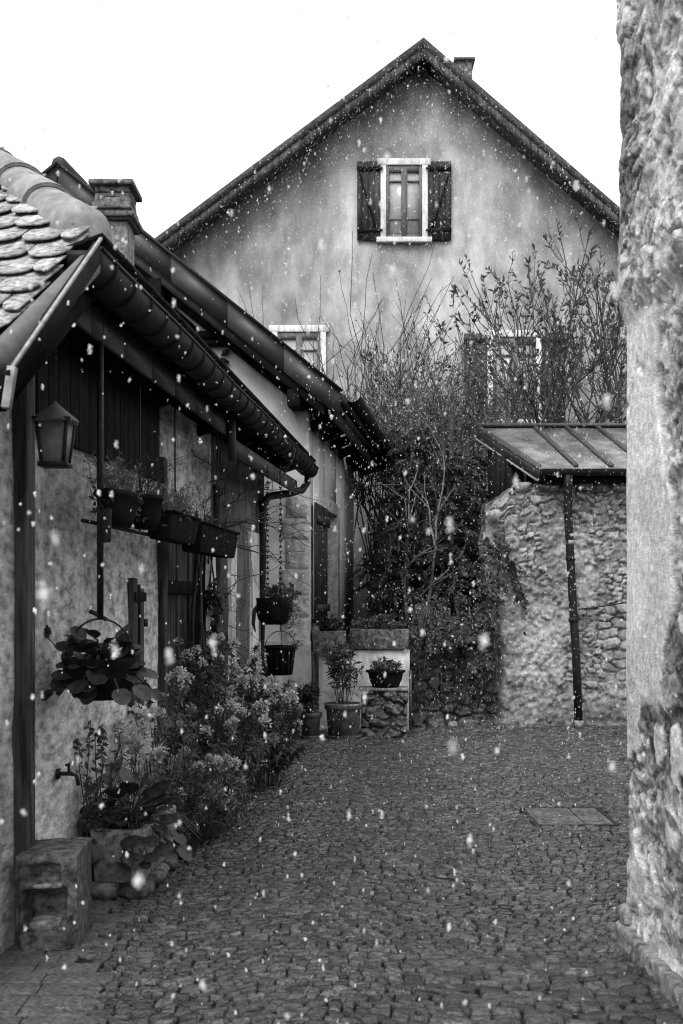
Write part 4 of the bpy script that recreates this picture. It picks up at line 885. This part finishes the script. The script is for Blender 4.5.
# ------------------------------------------------------------------ hanging things under the cottage eaves
ln = thing('hanging_lantern', 'four-sided black iron lantern with frosted panes hung under the eaves', 'lantern', (-1.275, 4.9, 2.19))
lx, ly = -1.275, 4.9
mb = MB(); b, tq, z0, z1 = .048, .068, 2.205, 2.395
for sx in (-1, 1):
    for sy in (-1, 1): mb.beam((lx+sx*b, ly+sy*b, z0), (lx+sx*tq, ly+sy*tq, z1), .014, .014, up=(0, 1, 0))
mb.box((lx, ly, z0-.004), (2*b+.03, 2*b+.03, .018)); mb.box((lx, ly, z1+.004), (2*tq+.03, 2*tq+.03, .014)); mb.build('frame', M['iron'], ln)
for sx, sy in ((0, -1), (0, 1), (-1, 0), (1, 0)):
    mb = MB(); q = []
    for hw, z in ((b-.004, z0+.006), (tq-.004, z1)):
        e_ = b if z < 2.3 else tq
        q.append([(lx+(sx*e_ if sx else k*hw), ly+(sy*e_ if sy else k*hw), z) for k in (-1, 1)])
    mb.prism([q[0][0], q[0][1], q[1][1], q[1][0]], (-.003*sx, -.003*sy, 0)); mb.build('pane', M['frost'], ln)
mb = MB(); nR = 40; th_ = np.arange(nR)*2*PI/nR; ring = [np.array((lx+math.cos(a)*.104*(1+.05*math.cos(4*(a-PI/4))), ly+math.sin(a)*.104, 2.396+.006*(k % 2))) for k, a in enumerate(th_)]
top_ = [np.array((lx+math.cos(a)*.02, ly+math.sin(a)*.02, 2.468)) for a in th_]
mb.add(ring+top_+[(lx, ly, 2.49)]+[p-np.array((0, 0, .008)) for p in ring], [((k+1) % nR, k, nR+k, nR+(k+1) % nR)[::-1] for k in range(nR)]+[(nR+k, nR+(k+1) % nR, 2*nR) for k in range(nR)]+[(k, (k+1) % nR, 2*nR+1+(k+1) % nR, 2*nR+1+k)[::-1] for k in range(nR)]+[list(range(2*nR+1, 3*nR+1))[::-1]]); mb.build('cap', M['roll'], ln)
def chain(mb, p, q, pitch=.035, r=.0035, w=.011):
    p, q = np.asarray(p, float), np.asarray(q, float); n = max(2, int(np.linalg.norm(q-p)/pitch)); d = unit(q-p); a = unit(np.cross(d, (0, 1, .01))); b_ = np.cross(d, a)
    for k in range(n):
        c_ = p+(q-p)*(k+.5)/n; s = a if k % 2 else b_
        mb.tube([c_+d*math.cos(t_)*pitch*.66+s*math.sin(t_)*w for t_ in np.linspace(0, 2*PI, 9)], r, 4, caps=False)
mb = MB(); chain(mb, (lx, ly, 2.485), (lx, ly, 3.05), .03, .003, .009); mb.build('chain', M['iron'], ln)

# pole with basket
px, py = -1.75+.096*5.55, 5.55
po = thing('iron_pole', 'thin black iron pole hanging down from the eaves past the window boxes', 'pole', (px, py, 1.5))
mb = MB(); mb.tube([(px, py, 3.1), (px, py, 1.5)], .017, 8); mb.build('rod', M['iron'], po)
mb = MB(); mb.box((px+.03, py, 2.02), (.05, .03, .26)); mb.build('bracket', M['iron'], po, bevel=.008)
mb = MB(); mb.tube([(px-.05, py-.02, 1.545), (px, py, 1.52), (px+.03, py+.01, 1.50)], .011, 8); mb.build('hook', M['iron'], po)
bx_, by_ = px, py
hb = thing('hanging_basket', 'black basket with hoop handle hanging from the iron pole', 'hanging basket', (bx_, by_, 1.09))
mb = MB(); mb.lathe([(0, 1.10), (.1, 1.10), (.15, 1.14), (.18, 1.22), (.187, 1.29), (.193, 1.31), (.175, 1.31), (.168, 1.28), (0, 1.28)], 26, (bx_, by_, 0)); mb.build('bowl', M['plastic'], hb, smooth=True)
mb = MB(); mb.tube([(bx_+math.cos(a)*.175, by_, 1.29+math.sin(a)*.215) for a in np.linspace(0, PI, 20)], .0055, 6); mb.build('handle', M['iron'], hb)
bg2 = thing('bergenia', 'dark round leathery leaves filling the hoop-handled hanging basket', 'plant', (bx_, by_, 1.28)); rosette(bg2, (bx_, by_, 1.29), 70, 9, (.036, .062), (-.02, .12), .225, 1., .55)
st = thing('dried_flower_stem', 'single dried flower head on a thin stem leaning out of the hanging basket', 'flower', (bx_-.1, by_, 1.28))
mb = MB(); mb.tube([(bx_-.1, by_, 1.27), (bx_-.2, by_-.02, 1.35), (bx_-.27, by_-.02, 1.42)], .003, 5); mb.build('stem', M['twig'], st)
mb = MB(); n = 90; dd = rdir(n, .2); mb.leaves(np.array((bx_-.285, by_-.02, 1.44))+dd*.012, dd, rdir(n), .035, .016); mb.build('flower_head', M['leaf_dark'], st)

def window_box(label, y0, y1, ztop, h, kind, seed, plant_label):
    t = thing('window_box', label, 'window box', tuple(G((y0+y1)/2, -.24, ztop-h)), 'window boxes hung in a row under the eaves')
    f = lambda u, v, z: G(y0+v, -.24+u, z)
    oval = seed < 3; cm = G((y0+y1)/2, -.24, 0); e_ = (y1-y0)/.19
    if oval:
        mb = MB(); mb.lathe([(0, ztop-h), (.06, ztop-h), (.085, ztop-h*.6), (.092, ztop-.03), (.1, ztop-.025), (.1, ztop), (.09, ztop), (.086, ztop-.03), (0, ztop-.03)], 26, cm, 1, e_); mb.build('box', M['plastic'], t)
    else:
        mb = MB(); trough(mb, -.09, .09, 0, y1-y0, ztop-h, ztop, f, .012, .03); mb.build('box', M['plastic'], t, bevel=.014)
    mb = MB(); n_ = 240; side_ = RNG.random(n_)*2*PI; rr_ = np.where(RNG.random(n_) < .7, .1, .06); hang_ = RNG.random(n_)**2*h*.9
    clump = (vnoise(np.stack([side_*2.2, side_*0+seed, side_*0], -1), 4) > -.05)
    b_ = np.stack([cm[0]+np.cos(side_)*rr_, cm[1]+np.sin(side_)*rr_*e_*.95, ztop+.01-hang_*(rr_ > .08)], -1)[clump]; mb.leaves(b_, RNG.normal(0, .6, b_.shape)+(.1, 0, -.4), RNG.normal(0, .5, b_.shape)+(1, 0, .3), RNG.uniform(.02, .045, len(b_)), RNG.uniform(.012, .024, len(b_))); mb.build('trailing_foliage', M['leaf_dark'], t)
    if not oval: mb = MB(); mb.tube([G(y0, -.145, ztop-.004), G(y1, -.145, ztop-.004), G(y1, -.335, ztop-.004), G(y0, -.335, ztop-.004), G(y0, -.145, ztop-.004)], .009, 5); mb.build('rim', M['plastic'], t)
    if not oval: mb = MB(); mb.add([f(-.078, .012, ztop-.03), f(.078, .012, ztop-.03), f(.078, y1-y0-.012, ztop-.03), f(-.078, y1-y0-.012, ztop-.03)], [(0, 1, 2, 3)]); mb.build('soil', M['soil'], t)
    c0 = G((y0+y1)/2, -.24, ztop-.04)
    p = thing('box_plant', plant_label, 'plant', tuple(c0)); rng = np.random.default_rng(seed)
    st = MB(); fl = MB(); n = 150 if kind == 'grass' else 34
    for i in range(n):
        yy = rng.uniform(y0+.05, y1-.05); b0 = G(yy, -.24+rng.uniform(-.06, .06), ztop-.03); hh = rng.uniform(.1, .26) if kind == 'grass' else rng.uniform(.12, .34); dx, dy = rng.normal(0, .5, 2)*hh
        pts = np.array([b0+np.array((dx*s*s, dy*s*s+.0, hh*(1.25*s-.35*s*s))) for s in np.linspace(0, 1, 5)])+rng.normal(0, .004, (5, 3)); st.tube(pts, np.linspace(.002, .001, 5), 3, caps=False)
        if kind != 'grass' or i % 2 == 0:
            m = 9 if kind != 'bare' else 3; f_ = rng.random(m)*3.9; i0 = f_.astype(int); tt = (f_-i0)[:, None]; fl.leaves(pts[i0]*(1-tt)+pts[i0+1]*tt, rng.normal(0, 1, (m, 3))+(0, 0, .5), rdir(m), rng.uniform(.015, .04, m), rng.uniform(.008, .014, m))
    st.build('stems', M['twig_pale'] if kind == 'grass' else M['twig'], p); fl.build('foliage', M['leaf_mid'] if kind == 'grass' else M['leaf'], p)
window_box('dark tapered window box on the iron pole, first of the row, with wiry growth', 5.50, 6.12, 2.16, .17, 'grass', 1, 'wiry pale grasslike plant in the window box on the iron pole')
window_box('short deep dark planter box second in the hanging row', 6.2, 6.5, 2.2, .19, 'bare', 2, 'sparse thin stems in the short deep planter box')
window_box('dark window box third in the hanging row, by the timber door post', 6.62, 7.35, 2.14, .17, 'grass', 3, 'loose pale stems in the third hanging window box')
window_box('long dark window box last in the hanging row, beneath bare vine twigs', 7.45, 8.72, 2.13, .20, 'bare', 4, 'bare thin twigs growing in the last long window box')
mb = MB(); mb.tube([G(5.52, -.33, 2.0), G(8.8, -.33, 2.0)], .011, 6); ra = thing('hanging_rail', 'thin iron rail carrying the row of window boxes', 'rail', tuple(G(7, -.33, 2.0))); mb.build('bar', M['iron'], ra)
for y in (6.55, 7.4, 8.75):
    mb = MB(); mb.tube([G(y, -.33, 2.0), G(y, -.33, 3.05)], .006, 5); mb.build('hanger', M['iron'], ra)

# vine over the door
vn = thing('climbing_vine', 'old twisted vine climbing over the plank door with bare twigs arching at the eaves', 'vine', tuple(W(9.0, .05, 0)))
mb = MB(); out = []; rng = np.random.default_rng(12)
for k in range(6):
    y0 = 8.75+.13*k; pts = np.array([W(y0+.09*math.sin(s*6+k)-.05*s, .03+.03*math.sin(s*9+k*2), 2.3*s) for s in np.linspace(0, 1, 14)]); mb.tube(pts, np.linspace(.026-.002*k, .012, 14)*(1.0 if k < 3 else .6), 6)
for k in range(15):
    y0 = rng.uniform(8.8, 9.8); branch(mb, W(y0, .06, rng.uniform(2.0, 2.6)), (rng.uniform(.2, .9), rng.uniform(-.7, .9), rng.uniform(-.3, .7)), rng.uniform(.45, .95), .006, 1, out, rng, bend=.6, kids=3, shrink=.55, ang=.7, lift=-.25, sides=4, segs=7, minr=.0022)
for k in range(10):
    branch(mb, W(rng.uniform(8.9, 9.3), .06, rng.uniform(.9, 1.9)), (rng.uniform(.4, 1), rng.uniform(-.2, 1), rng.uniform(-.1, .5)), rng.uniform(.25, .5), .005, 1, out, rng, bend=.6, kids=2, ang=.6, lift=.1, sides=4, segs=6, minr=.002)
mb.build('stem', M['twig'], vn)
mb = MB()
for (y, z, s, n) in ((9.0, 1.62, .14, 130), (9.05, 1.38, .10, 60), (9.1, 1.18, .17, 170), (8.8, 1.0, .13, 110)):
    b = W(y, .1, z)+RNG.normal(0, s*.5, (n, 3))*[.6, 1, 1]; mb.leaves(b, RNG.normal(0, .7, (n, 3))+(.4, 0, -.6), RNG.normal(0, .5, (n, 3))+(1, 0, .3), RNG.uniform(.04, .085, n), RNG.uniform(.03, .06, n), .1)
mb.build('foliage', M['leaf_dark'], vn)

# chained pot and bucket near the corner
hx, hy = -1.62+.096*10.3, 10.3
hp = thing('chained_pot', 'dark rounded pot hung on two long chains at the end of the eaves', 'hanging pot', (hx, hy, 1.36))
mb = MB(); mb.lathe([(0, 1.37), (.1, 1.37), (.15, 1.42), (.17, 1.5), (.165, 1.58), (.17, 1.62), (.15, 1.62), (.14, 1.57), (0, 1.57)], 22, (hx, hy, 0)); mb.build('pot', M['plastic'], hp, smooth=True)
for s in (-1, 1):
    mb = MB(); chain(mb, (hx+s*.06, hy, 1.6), (hx+s*.06, hy, 2.85), .05, .005, .014); mb.build('chain', M['iron'], hp)
tq_ = thing('trailing_plant', 'small-leaved plant spilling over one side of the chained pot', 'plant', (hx+.05, hy, 1.58)); leafy(tq_, (hx+.07, hy, 1.56), n=40, h=.2, r=.19, seed=44, leaf='leaf', L_=.03, W_=.014, per=26, from_=.1)
mb = MB(); b = np.array((hx+.15, hy-.05, 1.5))+RNG.normal(0, 1, (420, 3))*[.035, .06, .10]; mb.leaves(b, rdir(420, -.3), rdir(420), RNG.uniform(.015, .035, 420), .014); mb.build('trailing_foliage', M['leaf'], tq_)
mb = MB(); p = np.array([(hx-.13, hy-.05, 1.58), (hx-.18, hy-.06, 1.5), (hx-.19, hy-.06, 1.38), (hx-.17, hy-.06, 1.3)]); mb.tube(p, [.012, .02, .018, .005], 5); mb.build('hanging_tendril', M['leaf_dark'], tq_)
bu = thing('hanging_bucket', 'dark slatted bucket with thin wire handle hanging below the chained pot', 'bucket', (hx+.06, hy, .9)); ux = hx+.06
mb = MB(); mb.lathe([(0, .90), (.105, .90), (.135, 1.14), (.15, 1.145), (.15, 1.175), (.13, 1.175), (.12, 1.13), (0, 1.12)], 22, (ux, hy, 0)); mb.build('tub', M['plastic'], bu)
mb = MB(); mb.tube([(ux+math.cos(a)*.142, hy, 1.16+.15*math.sin(a)) for a in np.linspace(0, PI, 14)], .004, 5); mb.tube([(ux, hy, 1.31), (ux, hy, 1.39)], .004, 5); mb.build('handle', M['iron'], bu)
mb = MB()
for k in range(14):
    a = k*2*PI/14; mb.beam((ux+math.cos(a)*.108, hy+math.sin(a)*.108, .905), (ux+math.cos(a)*.137, hy+math.sin(a)*.137, 1.14), .022, .008, up=(math.cos(a), math.sin(a), 0))
mb.build('stave', M['wood_dark'], bu)
tw = thing('sprig', 'short leafy sprig poking out of the hanging bucket', 'plant', (ux+.1, hy, 1.14)); leafy(tw, (ux+.1, hy, 1.12), n=7, h=.1, r=.12, seed=46, leaf='leaf', L_=.03, W_=.012, per=12)

# ------------------------------------------------------------------ pots at the corner of the pale house
def pot(label, x, y, r0, r1, h, seed, mt='terracotta', name='flower_pot', group='pots standing at the house corner', z=0., saucer=True):
    t = thing(name, label, 'pot', (x, y, z), group)
    mb = MB(); mb.lathe([(0, .02), (r0, .02), (r0+(r1-r0)*.8, h*.8), (r1*.98, h*.82), (r1*1.07, h*.84), (r1*1.09, h), (r1*.95, h), (r1*.9, h*.93), (0, h*.93)], 26, (x, y, z), wob=.01); b = mb.build('pot_body', M[mt], t, smooth=False)
    mb = MB(); mb.lathe([(0, h*.935), (r1*.9, h*.935)], 20, (x, y, z)); mb.build('soil', M['soil'], t)
    if saucer:
        mb = MB(); mb.lathe([(0, .0), (r0*1.15, .0), (r0*1.3, .035), (r0*1.2, .035), (0, .015)], 24, (x, y, z)); mb.build('saucer', M[mt], t)
    return t
pot('terracotta pot with a banded belly at the house corner', -.36, 12.75, .09, .125, .30, 1)
t = thing('upright_succulent', 'spiky upright dark plant in the banded terracotta pot', 'plant', (-.36, 12.75, .28)); leafy(t, (-.36, 12.75, .27), n=22, h=.42, r=.17, seed=61, leaf='leaf_dark', L_=.09, W_=.02, per=26, spread=.5)
pot('wide pale-rimmed pot holding the sparse leafy shrub', .02, 12.8, .175, .205, .40, 2)
mb = MB(); mb.lathe([(.214, .375), (.224, .38), (.224, .402), (.2, .402)], 26, (.02, 12.8, 0)); mb.build('rim', M['stone'], bpy.data.objects['flower_pot.001'])
t = thing('potted_shrub', 'sparse long-leaved shrub growing in the wide pale-rimmed pot', 'shrub', (.02, 12.8, .38)); leafy(t, (.02, 12.8, .37), n=20, h=.80, r=.27, seed=62, leaf='leaf_dark', L_=.11, W_=.026, per=20, spread=.7)
pl_ = thing('rubble_plinth', 'squat dark rubble plinth carrying the wide bowl of plants', 'plinth', (.5, 13.0, 0))
xs = np.linspace(.24, .77, 60); zs = np.linspace(-.04, .535, 60); X, Z = np.meshgrid(xs, zs, indexing='ij'); P = np.stack([X, 12.84+0*X, Z], -1)
f1, f2, idv = worley(X*6+.5*fbm(P*6, 3, 3), Z*7.5+.5*fbm(P*6, 3, 4), 25); P[..., 1] -= .07*sstep(0, .25, f2-f1)*(.3+idv)+.03*fbm(P*11, 4, 4)-.03; P[..., 0] += .02*fbm(P*8, 3, 9); B = P.copy(); B[..., 1] = 13.2
mb = MB(); mb.slab(P, B); mb.build('rubble_masonry', M['stone_dark'], pl_, smooth=True)
mb = MB(); mb.box((.5, 13.0, .555), (.58, .4, .035)); mb.build('cap_slab', M['stone'], pl_, bevel=.01)
bo = thing('bowl_planter', 'wide dark oval bowl planter on the rubble plinth', 'planter', (.52, 12.95, .573))
mb = MB(); mb.lathe([(0, .573), (.15, .573), (.19, .66), (.205, .74), (.235, .755), (.235, .775), (.2, .775), (.18, .74), (0, .74)], 26, (.52, 12.95, 0), 1.0, .75); mb.build('bowl', M['plastic'], bo)
t = thing('bowl_plants', 'low leafy plants sprouting from the wide oval bowl', 'plant', (.52, 12.95, .74)); leafy(t, (.52, 12.95, .73), n=34, h=.17, r=.2, seed=63, leaf='leaf', L_=.05, W_=.02, per=20); 
# whitewashed garden bench wall with troughs
bw_ = thing('whitewashed_low_wall', 'low whitewashed wall behind the pots beside the pale house', 'wall', (.45, 13.7, 0))
xs = np.linspace(-.28, .84, 50); zs = np.linspace(-.05, .98, 50); X, Z = np.meshgrid(xs, zs, indexing='ij'); P = np.stack([X, 13.55-.014*fbm(np.stack([X*5, 0*X, Z*5], -1), 4, 5), Z], -1); B = P.copy(); B[..., 1] = 13.95
mb = MB(); mb.slab(P, B); mb.build('wall', M['plaster_white'], bw_, smooth=True)
mb = MB(); mb.box((.845, 13.5, .36), (.03, .05, .75)); mb.build('corner_post', M['wood'], bw_)
def box_trough(label, x0, x1, y0, y1, z0, z1, mt, seed, plab, leaf):
    t = thing('stone_trough', label, 'trough', ((x0+x1)/2, (y0+y1)/2, z0), 'troughs on the low wall'); f = lambda u, v, z: np.array((u, v, z))
    mb = MB(); trough(mb, x0, x1, y0, y1, z0, z1, f, .035, .01); mb.build('trough', M[mt], t, bevel=.01)
    mb = MB(); mb.add([(x0+.03, y0+.03, z1-.04), (x1-.03, y0+.03, z1-.04), (x1-.03, y1-.03, z1-.04), (x0+.03, y1-.03, z1-.04)], [(0, 1, 2, 3)]); mb.build('soil', M['soil'], t)
    p = thing('trough_plant', plab, 'plant', ((x0+x1)/2, (y0+y1)/2, z1-.04)); leafy(p, ((x0+x1)/2, (y0+y1)/2, z1-.05), n=44, h=.22, r=(x1-x0)/2, seed=seed, leaf=leaf, L_=.05, W_=.022, per=24, from_=.1)
box_trough('small square stone trough under the shutter at the house corner', -.36, .06, 13.42, 13.74, .93, 1.22, 'stone_dark', 71, 'dark crowded plants in the square trough at the house corner', 'leaf_dark')
box_trough('long stone trough on the whitewashed low wall', .1, .83, 13.5, 13.86, .99, 1.24, 'stone_dark', 72, 'small leafy plants along the long stone trough', 'leaf')
sb = thing('leaning_slab', 'pale upright stone slab propped among the plants below the bucket', 'stone slab', (-.8, 12.3, 0)); mb = MB(); mb.box((-.72, 12.4, .2), (.13, .08, .42), np.array(Matrix.Rotation(.08, 3, 'X'))); mb.build('slab', M['stone'], sb, bevel=.02)
mb = MB(); stone(mb, (-.72, 12.3, .02), (.24, .2, .1), 5, .1, 6); mb.build('footing_stone', M['stone_dark'], sb, smooth=True)
t = thing('corner_plant', 'grassy dark plant growing beside the leaning slab', 'plant', (-.55, 12.5, 0)); leafy(t, (-.56, 12.6, 0), n=24, h=.42, r=.14, seed=64, leaf='leaf_dark', L_=.09, W_=.014, per=24)

# ------------------------------------------------------------------ falling snow
def ico(sub):
    import bmesh
    bm = bmesh.new(); bmesh.ops.create_icosphere(bm, subdivisions=sub, radius=1); bm.verts.ensure_lookup_table()
    v = np.array([tuple(x.co) for x in bm.verts]); f = np.array([[l.index for l in p.verts] for p in bm.faces]); bm.free(); return v, f
rg = np.random.default_rng(21); n = 150000
p = np.stack([rg.uniform(-6, 7, n), rg.uniform(.8, 21.3, n), rg.uniform(.02, 13, n)], -1)
x, y, z = p.T
ok = ~((x < -1.45+.096*y) & (z < 5.2) & (y > 3.6) & (y < 13)) & ~((x > 1.28) & (y < 5.35)) & ~((x < .2+.13*(y-13.3)) & (y > 12.8) & (y < 19) & (z < 6.8)) & ~((z < 3.2) & (y > 13.6) & (x > 1.7))
ok &= ~((y < 2.2) & (rg.random(n) < .35))
p = p[ok]; n = len(p); r = rg.uniform(.0026, .0064, n)*np.where(rg.random(n) < .10, 1.5, 1)
K = 11; mb = MB(); big = p[:, 1] < 4
for sel, K in ((big, 30), (~big, 7)):      # each flake is a loose clump of small crystal plates
    pp = p[sel]; r_ = r[sel]; m = len(pp); o_ = rg.normal(size=(m, K, 3)); o_ /= np.linalg.norm(o_, axis=-1, keepdims=True); o_ *= rg.random((m, K, 1))**.6*.8
    st_ = np.stack([np.ones(m), np.ones(m), rg.uniform(1.2, 2.6, m)], -1)
    c_ = (pp[:, None]+o_*st_[:, None]*r_[:, None, None]).reshape(-1, 3); d_ = rdir(m*K, .3); sz = np.repeat(r_, K)*(.95 if K > 10 else 1.15)*rg.uniform(.6, 1.3, m*K)
    mb.leaves(c_-d_*sz[:, None]*.5, d_, rdir(m*K), sz, sz*.8, .1)
tag(mb.build('falling_snow', M['snow'], loc=(0, 0, 0)), 'snowflakes falling all through the street', 'snow', kind='stuff')
